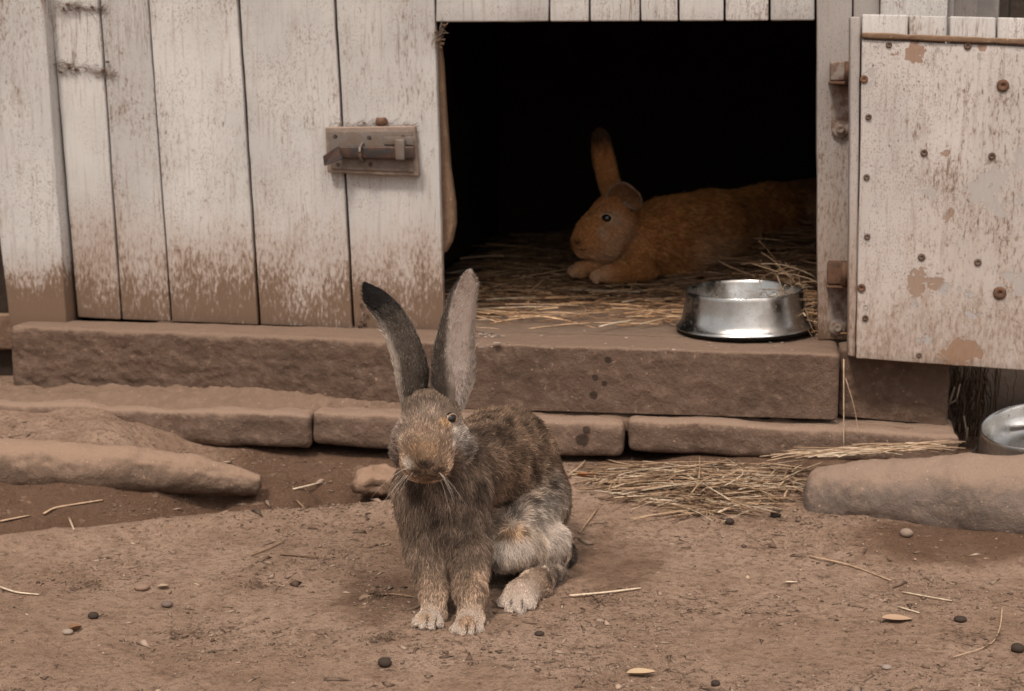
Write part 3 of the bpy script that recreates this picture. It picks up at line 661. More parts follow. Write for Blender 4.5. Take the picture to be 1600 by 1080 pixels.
# pile of straw on the ground by the wall
mb = MB(); FINE = 0
def straw_world(p, ang, L, r, col, **k):
    V, F = straw_vf(p, ang, L, r, **k); V = np.array(V)
    mb.add(V, F, col)
def drape(px, py): return GP(px, py)
for i in range(380):
    t = random.random(); px = random.gauss(1110, 105); py = 725 + (px - 900) * .02 + random.random() ** .8 * 78
    if px < 890 or px > 1262: continue
    e = abs(px - 1110) / 150; 
    if py > 815 - 60 * e * e: py = 730 + random.random() * 30
    p = GP(px, py); hgt = .028 * math.exp(-((px - 1110) / 100) ** 2 - ((py - 765) / 32) ** 2)
    L = random.uniform(.07, .26) * (1 - .3 * e); ang = random.gauss(-.2, .42) if random.random() < .88 else random.gauss(.9, .4)
    v_ = to_loc(p)[1]
    if v_ > -.235: p = p - np.array([0, .03, 0])
    straw_world(p + np.array([0, 0, .004 + hgt * random.random()]), ang, L, random.uniform(.0009, .0022), STRAW[random.choice((0, 1, 0, 4, 2, 2, 3, 5))] * random.uniform(.8, 1.1),
                tilt=random.gauss(0, .05), bend=random.gauss(0, .35), sag=random.uniform(0, .12), kink=random.choice((0, 0, .5)))
for i in range(70):        # trail of stalks along the stone towards the right log
    px = random.uniform(1240, 1460); py = 712 - (px - 1240) * .06 + random.gauss(0, 4)
    p = G(px, py, .095 + (px - 1240) * .0001)
    straw_world(p + np.array([0, 0, .004]), random.gauss(.12, .18), random.uniform(.05, .16), random.uniform(.0011, .002), STRAW[random.choice((0, 1, 4, 2))], bend=random.gauss(0, .3), sag=.05)
o = mb.build('straw_heap', M_straw); tag(o, 'heap of dry straw on the soil against the foundation right of the grey rabbit', 'straw', kind='stuff')

# single stalks one can point at
def stalk(pts, r, col, label, sag=0.0, grp=None, on_ground=True):
    P = np.array(pts, float); m_ = MB(); t = np.linspace(0, 1, 4 * (len(P) - 1) + 1); src = np.linspace(0, 1, len(P))
    Q = np.stack([np.interp(t, src, P[:, k]) for k in range(3)], 1)
    for _ in range(2): Q[1:-1] = (Q[:-2] + 2 * Q[1:-1] + Q[2:]) / 4
    org = Q[0].copy(); V, F = tube_vf(Q - org, r * (1 - .3 * t), 6, True, .65); m_.add(V, F, col)
    o = m_.build('straw_stalk', M_straw); o.location = tuple(org); tag(o, label, 'straw', grp)
    return o
def gst(px, r, ci, label, dz=.003): return stalk([GP(x, y, dz) for x, y in px], r, STRAW[ci] * 1.05, label)
gst([(890, 934), (945, 929), (1001, 922)], .0026, 4, 'straight pale straw stalk lying right of the grey rabbit')
gst([(1264, 872), (1325, 884), (1392, 910)], .0020, 0, 'long tan stalk lying on the soil in front of the right log')
gst([(1410, 928), (1447, 935), (1487, 942)], .0018, 4, 'thin pale stalk lying above the curled dry leaf')
gst([(1403, 951), (1436, 961)], .0020, 4, 'short pale stalk lying just above the curled dry leaf')
gst([(68, 806), (84, 796), (120, 790), (161, 784)], .0030, 0, 'kinked thick stalk in the hollow near the left edge')
gst([(0, 818), (46, 808)], .0026, 0, 'straight stalk at the left edge in the hollow')
gst([(458, 767), (504, 756)], .0026, 4, 'short pale stalk in the hollow under the foundation stones')
gst([(462, 783), (481, 801)], .0018, 2, 'small slanting stalk at the rim of the hollow')
gst([(0, 920), (25, 929), (61, 932)], .0022, 4, 'curved pale stalk at the left edge of the trodden soil')
gst([(108, 812), (116, 831)], .0022, 1, 'little upright sliver of straw in the hollow at left')
gst([(392, 870), (420, 860), (445, 848)], .0018, 3, 'brown stalk lying behind a dark twig on the soil')
gst([(1566, 950), (1563, 985), (1550, 1012), (1490, 1030)], .0012, 0, 'thin looping stalk at the right edge of the soil')
gst([(905, 835), (935, 795)], .0018, 2, 'slanting stalk lying between rabbit and straw heap')
gst([(570, 935), (610, 930), (650, 936)], .0013, 2, 'thin stalk lying left of the rabbit front paw')
o = gst([(438, 869), (470, 871), (498, 874)], .0022, 5, 'dark brown twig lying on the soil left of the rabbit')
# stalks hanging at the hinge
u, z = WL(1318, 560, -.165); a = from_loc(u, -.172, z); u2, z2 = WL(1318, 700, -.2); b = from_loc(u2, -.206, z2)
stalk([a, (a + b) / 2, b], .0018, STRAW[1], 'long straw hanging straight down over the sill beside the open door')
u, z = WL(1321, 590, -.165); a = from_loc(u, -.172, z); u2, z2 = WL(1342, 680, -.2); b = from_loc(u2, -.206, z2)
stalk([a, (a + b) / 2 + np.array([.004, 0, 0]), b], .0012, STRAW[0], 'short bent straw hanging beside the long hanging one')
# roots and dry grass hanging under the door
mb = MB()
for i in range(110):
    px = random.gauss(1516, 26); v0 = random.uniform(-.02, .12); u, zt_ = WL(px, random.uniform(572, 610), v0); L = random.uniform(.05, .16)
    P = [(u, v0, zt_ + .02)]
    for k in range(5): P.append((P[-1][0] + random.gauss(0, .005), P[-1][1] + random.gauss(0, .004), P[-1][2] - L / 5))
    V, F = tube_vf(P, random.uniform(.0006, .0016), 4); mb.add(V, F, STRAW[random.choice((3, 5, 5, 5, 2))] * random.uniform(.15, .6))
for (pts_) in ([(1500, 600), (1494, 625), (1482, 632)], [(1492, 604), (1484, 628)], [(1506, 650), (1512, 690)], [(1512, 668), (1508, 695)]):
    P = [(*[WL(x, y, -.02)[0]], -.02, WL(x, y, -.02)[1]) for x, y in pts_]; V, F = tube_vf(P, .0018, 5); mb.add(V, F, STRAW[4] * .8)
o = mb.build('hanging_roots', M_straw); o.location = (0, DW, 0); o.rotation_euler = (0, 0, -YAW)
tag(o, 'tangle of dry roots and grass hanging at the right end of the sill', 'roots', kind='stuff')

# bare shrub behind the top right corner
sh = empty('bare_shrub', tuple(P3(1590, 500, 4.6))); tag(sh, 'bare dark shrub with pale twigs at the top right corner', 'shrub')
mb = MB(); bl = MB(); rs = random.Random(3)
def twig(p, d, L, r, dep):
    P = [p]; 
    for k in range(4):
        d = d + np.array([rs.gauss(0, .18), rs.gauss(0, .18), rs.gauss(0, .12)]); d /= np.linalg.norm(d); P.append(P[-1] + d * L / 4)
    V, F = tube_vf(P, np.linspace(r, r * .5, 5), 5); mb.add(V, F, np.array((.20, .16, .13)) * rs.uniform(.4, 1.1))
    if dep:
        for k in range(3): twig(P[rs.randint(1, 4)], d + np.array([rs.gauss(.15, .4), rs.gauss(0, .3), rs.gauss(0, .3)]), L * .5, r * .6, dep - 1)
    else:
        for k in range(5):
            c = P[rs.randint(1, 4)] + np.array([rs.gauss(0, .02)] * 3); s = rs.uniform(.008, .018); e1 = np.array([rs.gauss(0, 1) for _ in range(3)]); e1 /= np.linalg.norm(e1); e2 = np.cross(e1, [rs.gauss(0, 1) for _ in range(3)]); e2 /= np.linalg.norm(e2)
            bl.add([c - e1 * s * 1.6, c - e2 * s * .6, c + e1 * s * 1.6, c + e2 * s * .6], [(0, 1, 2, 3)], np.array((.035, .045, .02)) * rs.uniform(.5, 1.3))
for k in range(9): twig(np.array([rs.uniform(.15, .6), rs.uniform(-.5, -.2), -.6]), np.array([rs.gauss(0, .2), 0, 1.]), .8, .008, 3)
mb.build('branches', M_debris, sh); bl.build('leaves', M_debris, sh)

# ------------------------------------------------------------------ bowls
def bowl(name, label, loc, rot, R=.128, hgt=.078):
    b = empty(name, loc); b.rotation_euler = rot; tag(b, label, 'bowl', None)
    prof = [(R, .003), (R * 1.0, .0045), (R * .965, .008), (R * .93, .014), (R * .905, .022), (R * .872, .045), (R * .845, hgt - .006), (R * .84, hgt), (R * .828, hgt + .002), (R * .813, hgt + .0005),
            (R * .80, hgt - .005), (R * .775, .04), (R * .72, .018), (R * .5, .013), (0.001, .012)]
    n = 96; V = []; 
    for (r, z) in prof:
        for k in range(n): V.append((r * cos(2 * pi * k / n), r * sin(2 * pi * k / n), z))
    F = [(i * n + k, i * n + (k + 1) % n, (i + 1) * n + (k + 1) % n, (i + 1) * n + k) for i in range(len(prof) - 1) for k in range(n)]
    V = np.array(V); V[:, 2] += fbm(V * 12, 2, 3) * .0006
    mesh_obj('shell', V, F, M_steel, b)
    prof = [(R * .99, .0028), (R * .985, -.004), (R * .93, -.005), (R * .90, .002)]; V = [(r * cos(2 * pi * k / n), r * sin(2 * pi * k / n), z) for r, z in prof for k in range(n)]
    F = [(i * n + k, (i + 1) * n + k, (i + 1) * n + (k + 1) % n, i * n + (k + 1) % n) for i in range(len(prof) - 1) for k in range(n)]
    mesh_obj('rubber_ring', V, F, M_rubber, b); return b
pb = P3(1163, 524, 3.0); cb = G(1163, 517, ZS + .002)
bowl('feeding_bowl', 'shiny steel feeding bowl standing on the hutch floor edge', (cb[0], cb[1], ZS + .012), (radians(1.5), radians(-2.0), 0), R=.141, hgt=.076)
cb2 = P3(1640, 706, 2.90); bowl('feeding_bowl', 'tilted steel bowl leaning behind the right log in shade', tuple(cb2 + np.array([0, .02, -.01])), (radians(5), radians(-12), .3), R=.135, hgt=.06)

# ------------------------------------------------------------------ litter on the soil
def pellet(px, py, r, label, col=(.05, .036, .028), cat='pebble', name='dark_pellet', sq=.8, seed=0, grp=None):
    p = GP(px, py); n, m_ = 14, 9; V = []
    for i in range(m_ + 1):
        for k in range(n): a = pi * i / m_; b = 2 * pi * k / n; V.append((sin(a) * cos(b), sin(a) * sin(b), cos(a)))
    V = np.array(V); V *= (1 + .14 * fbm(V * 1.7 + seed, 3, seed))[:, None] * r * np.array([1.15, 1, sq])
    F = [(i * n + k, (i + 1) * n + k, (i + 1) * n + (k + 1) % n, i * n + (k + 1) % n) for i in range(m_) for k in range(n)]
    mb = MB(); mb.add(V, F, col); o = mb.build(name, M_debris); o.location = (p[0], p[1], p[2] + r * sq * .75); tag(o, label, cat, grp)
for a in [(601, 1041, .0085, 'round dark dropping on the soil below the rabbit paws'), (146, 967, .0070, 'round dark dropping on the soil at lower left'),
          (843, 993, .0065, 'flat dark dropping right of the front paws'), (1590, 1019, .0085, 'black dropping at the lower right edge'),
          (1500, 971, .0085, 'half sunk brown dropping near the thin looping stalk'), (1212, 808, .0085, 'dark dropping at the lower right rim of the straw heap'),
          (1140, 819, .0075, 'dark dropping under the lower tip of the straw heap'), (1118, 1072, .0055, 'small dark dropping near the bottom edge right of the seed husk')]:
    pellet(*a, cat='dropping', name='dropping', sq=.55 if 'flat' in a[3] or 'sunk' in a[3] else .85, seed=int(a[0]))
pellet(1416, 838, .010, 'small pale pebble in front of the right log', (.24, .18, .14), seed=3, name='pebble')
pellet(222, 922, .011, 'rounded buff pebble sunk in the soil at left', (.23, .15, .11), seed=5, name='pebble', sq=.5)
pellet(261, 948, .008, 'small grey pebble on the soil at left', (.15, .11, .09), seed=6, name='pebble', sq=.6)
pellet(106, 991, .007, 'tiny pale pebble beside a broken leaf at lower left', (.28, .22, .18), seed=7, name='pebble', sq=.6)
pellet(1385, 1046, .006, 'tiny grey pebble at lower right', (.26, .21, .18), seed=8, name='pebble', sq=.6)
def leaf(px, py, L, Wd, ang, col, label, curl=.3, stem=True, name='dry_leaf'):
    p = GP(px, py, .003); V = []; n = 12
    for i in range(n + 1):
        t = i / n; w = Wd * (sin(pi * t ** .85)) ** .8 * .5 + .0004
        for s in (-1, -.5, 0, .5, 1): V.append(((t - .5) * L, s * w, curl * abs(s) ** 1.6 * w + .25 * curl * L * (t - .5) ** 2 * 2))
    F = [(i * 5 + k, (i + 1) * 5 + k, (i + 1) * 5 + k + 1, i * 5 + k + 1) for i in range(n) for k in range(4)]
    mb = MB(); Va = np.array(V); mb.add(Va, F, col); mb.add(Va - np.array([0, 0, .0006]), [f[::-1] for f in F], np.array(col) * .8)
    if stem: V2, F2 = tube_vf([(-L * .5, 0, curl * .1 * L), (-L * .75, .003, .004), (-L * .95, .012, .006)], .0009, 5); mb.add(V2, F2, np.array(col) * .7)
    o = mb.build(name, M_debris); o.location = tuple(p); o.rotation_euler = (0, 0, ang); tag(o, label, 'leaf')
leaf(1401, 971, .044, .024, -.1, (.38, .25, .165), 'curled pale dry leaf on the soil at right', .28)
leaf(1002, 1057, .040, .018, .15, (.42, .30, .19), 'pale dry husk near the bottom edge', .55, False, 'seed_husk')
leaf(916, 748, .038, .012, .1, (.26, .11, .05), 'rusty brown dry leaf right behind the grey rabbit', 1.2, False)
leaf(948, 757, .012, .009, .5, (.55, .42, .32), 'tiny pale flake right of the rusty leaf', .3, False)
leaf(118, 987, .020, .014, .7, (.22, .12, .07), 'broken brown leaf scrap at lower left', 1.0, False)
leaf(1236, 913, .020, .005, 0, (.55, .44, .34), 'tiny pale flake on the open soil at right', .4, False)
leaf(255, 921, .018, .010, .4, (.34, .25, .18), 'small torn leaf on the soil at left', .8, False)
# orange rubble stuck below the stone behind the rabbit
pr = P3(584, 748, 3.0); V, F = rbox(pr[0] - .038, pr[0] + .05, 2.97, 3.06, pr[2] - .03, pr[2] + .014, r=.018, amp=.022, step=.006, scale=30, seed=151, oct_=5)
cen = np.array([pr[0], 3.0, pr[2]]); o = mesh_obj('rubble_lump', V - cen, F, M_brick); o.location = tuple(cen); tag(o, 'orange brown lump of rubble under the stones left of the grey rabbit', 'rubble')
# crumbs, chips and bits of plant all over the soil
def crumbs(name, N, area, size, colors, label, seed, chip=.5):
    r_ = np.random.default_rng(seed); x = r_.uniform(area[0], area[1], N); y = r_.uniform(area[2], area[3], N)
    dn = fbm(np.stack([x * 6, y * 6, 0 * x], 1), 3, seed) + r_.normal(0, .22, N); keep = dn > .02
    x, y = x[keep], y[keep]; v = x * sin(YAW) + (y - DW) * cos(YAW); k2 = v < -.2; x, y = x[k2], y[k2]; N = len(x); z = ground_z(x, y)
    base = np.array([(1, 0, 0), (-.5, .87, 0), (-.5, -.87, 0), (0, 0, .9), (0, 0, -.5)]); Fb = np.array([(0, 1, 3), (1, 2, 3), (2, 0, 3), (1, 0, 4), (2, 1, 4), (0, 2, 4)])
    s = size * .75 * np.exp(r_.normal(0, .7, N)); st = np.where(r_.random(N) < chip, r_.uniform(2, 5, N), 1.0)
    sc = np.stack([s * st, s, s * r_.uniform(.4, .9, N)], 1); a = r_.uniform(0, 2 * pi, N); ca, sa = np.cos(a), np.sin(a)
    V = base[None] * sc[:, None] * r_.uniform(.7, 1.3, (N, 5, 1)); X = V[..., 0] * ca[:, None] - V[..., 1] * sa[:, None]; Y_ = V[..., 0] * sa[:, None] + V[..., 1] * ca[:, None]
    V = np.stack([X + x[:, None], Y_ + y[:, None], V[..., 2] + (z + s * .15)[:, None]], -1).reshape(-1, 3)
    F = (Fb[None] + (np.arange(N) * 5)[:, None, None]).reshape(-1, 3); colr = np.array(colors)[r_.integers(0, len(colors), N)] * r_.uniform(.7, 1.25, (N, 1))
    o = fast_mesh(name, V, F, M_debris, None, np.repeat(colr, 5, 0)); tag(o, label, 'soil litter', kind='stuff')
crumbs('soil_crumbs', 90000, (-1.1, 1.1, 1.95, 3.12), .0011, [(.15, .10, .072), (.19, .13, .094), (.23, .16, .115), (.11, .073, .052), (.30, .215, .16)], 'fine crumbs of earth scattered over the yard', 5, .4)
crumbs('plant_litter', 6000, (-1.1, 1.1, 1.95, 3.12), .0011, [(.36, .26, .18), (.14, .095, .068), (.11, .075, .052), (.42, .32, .23), (.17, .115, .08), (.25, .18, .13)], 'tiny chips of dry plant litter scattered over the yard', 8, .9)
crumbs('soil_clods', 700, (-1.1, 1.1, 1.95, 3.12), .0020, [(.17, .115, .082), (.21, .145, .105), (.14, .095, .068)], 'small clods of earth scattered over the yard', 12, .2)
def clump(px, py, n, sp, label):
    c = GP(px, py); mb = MB(); rr = random.Random(int(px))
    for i in range(int(n * .8)):
        p = c + np.array([rr.gauss(0, sp), rr.gauss(0, sp * .7), .002 + abs(rr.gauss(0, .003))]); V, F = straw_vf(p, rr.uniform(0, pi), rr.uniform(.003, .013), rr.uniform(.0005, .0013), tilt=rr.gauss(0, .25), seg=2, n=4); mb.add(V, F, np.array((.10, .066, .046)) * rr.uniform(.5, 2.0))
    o = mb.build('twig_clump', M_debris); tag(o, label, 'litter', kind='stuff')
clump(597, 1001, 60, .011, 'small dark clump of chewed stems below the rabbit'); clump(592, 933, 36, .007, 'small dark clump of stems left of the front paw')
clump(940, 942, 60, .016, 'dark crumbs of stems under the pale stalk'); clump(128, 918, 70, .024, 'scatter of chewed stems on the soil at left')
clump(1520, 1000, 90, .03, 'scatter of dark stems at the lower right'); clump(400, 918, 50, .02, 'scatter of dark stems left of the rabbit')
clump(300, 995, 60, .03, 'thin scatter of stems on the lower left soil'); clump(1085, 958, 40, .018, 'scatter of dark stems on the open soil')

# flakes of old paint on the sill edge
mb = MB(); rr = random.Random(9)
for i in range(70):
    px, py = (rr.gauss(758, 16), rr.gauss(524, 6)) if i < 34 else (rr.uniform(740, 1270), rr.uniform(535, 547)) if i < 60 else (rr.uniform(780, 1000), rr.uniform(505, 530))
    p = G(px, py, ZS + .0012); q = to_loc(p); s_ = .001 + .0035 * rr.random() ** 2 if i < 34 else rr.uniform(.0008, .0022)
    V, F = rbox(p[0] - s_ * 1.4, p[0] + s_ * 1.4, p[1] - s_, p[1] + s_, p[2], p[2] + s_ * .5, r=s_ * .2, amp=s_ * .5, step=s_, scale=300, seed=i); mb.add(V, F, np.array((.46, .37, .31)) * rr.uniform(.3, 1.1))
tag(mb.build('paint_flakes', M_debris), 'pale flakes of paint and crumbs lying along the sill edge', kind='stuff')
# cobwebs with caught dirt on the left boards
def cobweb(px0, py0, px1, py1, n, label, seed):
    rr = random.Random(seed); mb = MB()
    for i in range(n):
        t = rr.random() ** 1.3; x = px0 + (px1 - px0) * t; y = py0 + (py1 - py0) * t + rr.gauss(0, 4 * (1 - t) + 1.5); u, z = WL(x, y, -.003); L = rr.uniform(.006, .022)
        a = math.atan2(-(py1 - py0), px1 - px0) + rr.gauss(0, .5); v = -.002 - rr.random() * .012 * (1 - t)
        mid = rr.gauss(0, .002)
        V, F = tube_vf([(u, v, z), (u + L * .5 * cos(a), v - .001, z + L * .5 * sin(a) + mid), (u + L * cos(a), v, z + L * sin(a))], rr.uniform(.00018, .0005), 4); mb.add(V, F, np.array((.26, .19, .15)) * rr.uniform(.4, 1.2))
    for i in range(7):
        u, z = WL(px0 + (px1 - px0) * rr.random(), py0 + (py1 - py0) * rr.random() + rr.gauss(0, 3), -.004); s = rr.uniform(.001, .003)
        V, F = rbox(u - s * 1.5, u + s * 1.5, -.004 - s, -.004 + s, z - s, z + s, r=s * .6, amp=.0008, step=.003, scale=300, seed=i); mb.add(V, F, (.10, .06, .04))
    o = mb.build('cobweb', M_debris); o.location = (0, DW, 0); o.rotation_euler = (0, 0, -YAW); tag(o, label, 'cobweb')
cobweb(84, 100, 175, 116, 170, 'dusty cobweb across the leftmost boards below the top one', 1)
cobweb(84, 10, 160, 14, 120, 'dusty cobweb at the very top of the leftmost boards', 2)
cobweb(515, 195, 650, 197, 130, 'dusty cobweb along the top of the latch block', 3)
cobweb(560, 520, 575, 470, 40, 'fluff of hair caught at the foot of the plank gap', 4)
cobweb(676, 70, 695, 40, 40, 'wisp of web in the top left corner of the doorway', 5)

# ------------------------------------------------------------------ RABBITS
def sdf_eval(X, prims, idx=None, k=.012):
    """smooth union of round cones and squashed balls, group by group"""
    D = []
    for p in prims:
        a, b, ra, rb = p['a'], p['b'], p['ra'], p['rb']; ba = b - a; L2 = max(ba @ ba, 1e-12)
        pa = X - a; t = np.clip(pa @ ba / L2, 0, 1); D.append(np.linalg.norm(pa - t[:, None] * ba, axis=1) - (ra + (rb - ra) * t))
    D = np.stack(D, 1); return D
def smin(D, K):
    m = D.min(1, keepdims=True); return (m[:, 0] - K * np.log(np.exp(-(D - m) / K).sum(1)))
def field(X, prims, K):
    D = sdf_eval(X, prims); toe = np.array([p.get('toe', False) for p in prims])
    r = smin(D[:, ~toe], K)
    if toe.any():
        r2 = smin(D[:, toe], .0012); r = smin(np.stack([r, r2], 1), .0035)
    return r, D
def surface_nets(f, lo, hi, h):
    n = np.ceil((hi - lo) / h).astype(int) + 1
    gx = [lo[i] + h * np.arange(n[i]) for i in range(3)]; A = np.stack(np.meshgrid(*gx, indexing='ij'), -1).reshape(-1, 3)
    vals = np.concatenate([f(A[i:i + 200000]) for i in range(0, len(A), 200000)]).reshape(n)
    s = vals < 0; cnt = np.zeros(tuple(n - 1)); acc = np.zeros(tuple(n - 1) + (3,))
    def cs(a, off): return a[off[0]:off[0] + n[0] - 1, off[1]:off[1] + n[1] - 1, off[2]:off[2] + n[2] - 1]
    import itertools
    for ax in range(3):
        o1, o2 = [i for i in range(3) if i != ax]
        for p, q in itertools.product((0, 1), (0, 1)):
            a = [0, 0, 0]; a[o1] = p; a[o2] = q; b = list(a); b[ax] = 1
            va, vb = cs(vals, a), cs(vals, b); cr = (va < 0) != (vb < 0); t = np.where(cr, va / (va - vb + 1e-20), 0)
            pos = np.zeros(cr.shape + (3,)); pos[..., o1] = p; pos[..., o2] = q; pos[..., ax] = t
            acc += pos * cr[..., None]; cnt += cr
    act = cnt > 0; ids = -np.ones(act.shape, int); ids[act] = np.arange(act.sum())
    gi = np.argwhere(act); Vv = lo + h * (gi + acc[act] / cnt[act][:, None]); Q = []
    for ax in range(3):
        o1, o2 = [(1, 2), (2, 0), (0, 1)][ax]
        sl0 = [slice(1, n[i] - 1) for i in range(3)]; sl0[ax] = slice(0, n[ax] - 1); sl1 = list(sl0); sl1[ax] = slice(1, n[ax])
        s0, s1 = s[tuple(sl0)], s[tuple(sl1)]; E = np.argwhere(s0 != s1); fl = s0[s0 != s1]
        base = E + np.array([0 if i == ax else 1 for i in range(3)])
        def cell(d1, d2):
            c = base.copy(); c[:, o1] -= d1; c[:, o2] -= d2; return ids[c[:, 0], c[:, 1], c[:, 2]]
        q = np.stack([cell(1, 1), cell(0, 1), cell(0, 0), cell(1, 0)], 1); q[~fl] = q[~fl][:, ::-1]; Q.append(q)
    return Vv, np.concatenate(Q)

def mat_fur():
    t = NT('fur'); a = t.n('Attribute', attribute_name='fcol'); t2 = t.n('Attribute', attribute_name='tcol'); hi = t.n('HairInfo')
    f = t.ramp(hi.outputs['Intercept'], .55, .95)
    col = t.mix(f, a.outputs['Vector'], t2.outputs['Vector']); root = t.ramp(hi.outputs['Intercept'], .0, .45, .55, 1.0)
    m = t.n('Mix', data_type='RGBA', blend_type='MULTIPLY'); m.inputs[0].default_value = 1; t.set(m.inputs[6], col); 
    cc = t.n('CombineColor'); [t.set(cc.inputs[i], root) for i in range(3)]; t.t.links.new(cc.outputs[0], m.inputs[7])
    t.b.inputs['Specular IOR Level'].default_value = .12
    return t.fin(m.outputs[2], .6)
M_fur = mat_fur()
M_skin = mat_attr('rabbit_skin', .9, False)
t = NT('eye_gloss'); t.b.inputs['Specular IOR Level'].default_value = .6; M_eye = t.fin((.006, .004, .003), .06)

def fur_curves(name, roots, nrm, flow, length, fcol, tcol, parent, rad=.00028, lift=.42, jitter=.22, clump=.35, seed=0, mat=M_fur, curl=.15):
    r_ = np.random.default_rng(seed); N = len(roots)
    fl = flow - (flow * nrm).sum(1)[:, None] * nrm; fl /= np.linalg.norm(fl, axis=1)[:, None] + 1e-9
    cn = np.stack([vnoise(roots * 95, seed + i) for i in range(3)], 1) * clump + np.stack([vnoise(roots * 260, seed + 7 + i) for i in range(3)], 1) * clump * .6
    d = fl + cn + r_.normal(0, jitter, (N, 3)); d -= (d * nrm).sum(1)[:, None] * nrm * .9; d /= np.linalg.norm(d, axis=1)[:, None] + 1e-9
    lf = np.clip(lift + r_.normal(0, .12, N) + .25 * vnoise(roots * 70, seed + 20), .12, 1.2)[:, None]
    L = (length * np.exp(r_.normal(0, .18, N)))[:, None]; pts = []
    for t_ in (0, .35, .7, 1.0): pts.append(roots - nrm * .0008 + L * (nrm * lf * (t_ - .38 * t_ ** 2) * 1.1 + d * (t_ * .72 + .28 * t_ ** 2)))
    P = np.stack(pts, 1).astype(np.float32)
    hc = bpy.data.hair_curves.new(name); hc.add_curves([4] * N); hc.points.foreach_set('position', P.ravel())
    if 'radius' not in hc.attributes: hc.attributes.new('radius', 'FLOAT', 'POINT')
    rr = np.tile(np.array([1, .95, .65, .12]), (N, 1)) * (rad * np.exp(r_.normal(0, .2, (N, 1)))); hc.attributes['radius'].data.foreach_set('value', rr.astype(np.float32).ravel())
    for nm, cc in (('fcol', fcol), ('tcol', tcol)):
        at = hc.attributes.new(nm, 'FLOAT_VECTOR', 'CURVE'); at.data.foreach_set('vector', np.ascontiguousarray(cc, np.float32).ravel())
    hc.materials.append(mat); o = bpy.data.objects.new(name, hc); C.objects.link(o); o.parent = parent; return o

def sample_tris(V, Q, N, r_, dens=None):
    T = np.concatenate([Q[:, [0, 1, 2]], Q[:, [0, 2, 3]]]); A = V[T[:, 1]] - V[T[:, 0]]; B = V[T[:, 2]] - V[T[:, 0]]; cr = np.cross(A, B); ar = np.linalg.norm(cr, axis=1) / 2
    w = ar if dens is None else ar * dens[T].mean(1); i = r_.choice(len(T), N, p=w / w.sum()); a, b = r_.random(N), r_.random(N); m_ = a + b > 1; a[m_], b[m_] = 1 - a[m_], 1 - b[m_]
    return V[T[i, 0]] + A[i] * a[:, None] + B[i] * b[:, None], cr[i] / (np.linalg.norm(cr[i], axis=1)[:, None] + 1e-12)

def make_animal(name, label, prims, K, h, N, paint, seed, mott=.3, tipdark=.5, rad=.00028, origin=(0, 0, 0), stripes=0.0, bald=()):
    root = empty(name, origin); tag(root, label, 'rabbit'); O = np.array(origin)
    for p in prims:
        for k in ('a', 'b'): p[k] = np.array(p[k], float) - O
    lo = np.min([np.minimum(p['a'], p['b']) - max(p['ra'], p['rb']) for p in prims], 0) - .02; hi = np.max([np.maximum(p['a'], p['b']) + max(p['ra'], p['rb']) for p in prims], 0) + .02
    fz = lambda X: field(X, prims, K)[0]
    V, Q = surface_nets(fz, lo, hi, h)
    def grad(X):
        e = .0008; g = np.stack([fz(X + e * np.eye(3)[i]) - fz(X - e * np.eye(3)[i]) for i in range(3)], 1); return g / (np.linalg.norm(g, axis=1)[:, None] + 1e-9)
    for _ in range(2): V = V - grad(V) * fz(V)[:, None]
    pc = np.array([p['c'] for p in prims]); pl = np.array([p['l'] for p in prims]); pf = np.array([p['f'] for p in prims], float); pf /= np.linalg.norm(pf, axis=1)[:, None]
    def coat(X, kk=.011):
        D = sdf_eval(X, prims); w = np.exp(-(D - D.min(1, keepdims=True)) / kk); w /= w.sum(1, keepdims=True); c = w @ pc; l = w @ pl; f = w @ pf
        for (q, r, col, s) in paint:
            q = np.array(q) - O; q = np.atleast_1d(q); d = np.linalg.norm((X - q) / np.atleast_1d(r), axis=1); d = d + .22 * vnoise(X * 120, 77)
            m_ = (np.clip(1.25 - d, 0, .5) / .5 * s)[:, None]; c = c * (1 - m_) + np.array(col) * m_
        return c, l, f
    cV, _, _ = coat(V); body = fast_mesh('body', V, Q, M_skin, root, cV * .55)
    r_ = np.random.default_rng(seed); R, Nn = sample_tris(V, Q, N, r_); keep = np.ones(len(R), bool)
    for (q, rr_) in bald: keep &= np.linalg.norm(R - (np.array(q) - O), axis=1) > rr_
    R = R[keep]; N = len(R)
    Nn = grad(R); c, l, f = coat(R)
    for (q, rr_) in bald: l = l * np.clip(.3 + .7 * (np.linalg.norm(R - (np.array(q) - O), axis=1) - rr_) / .012, .3, 1)
    m1 = fbm(R * np.array([85, 85, 55]), 3, seed + 40); m2 = vnoise(R * 28, seed + 50); pal = 1 - .65 * smooth(.28, .45, c.mean(1)); lum = np.exp(m1 * mott * 2.0 * pal + m2 * mott * .5 * pal + r_.normal(0, .36, N) * pal)
    if stripes:
        body_y = smooth(.02, .10, R[:, 1] - R[:, 1].min() - .1); lum *= np.exp(-stripes * np.clip(fbm(R * np.array([70, 70, 22]) + 4, 3, seed + 60), -.1, 1) * 2.2 * body_y * pal ** 3)
    fc = np.clip(c * lum[:, None], .004, .9); dark = r_.random(N) < tipdark; pale = c.mean(1) > .34
    tc = np.where((dark & ~pale)[:, None], fc * .18, np.clip(fc * 1.4, 0, .95))
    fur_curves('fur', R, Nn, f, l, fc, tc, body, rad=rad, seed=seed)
    return root, body, coat

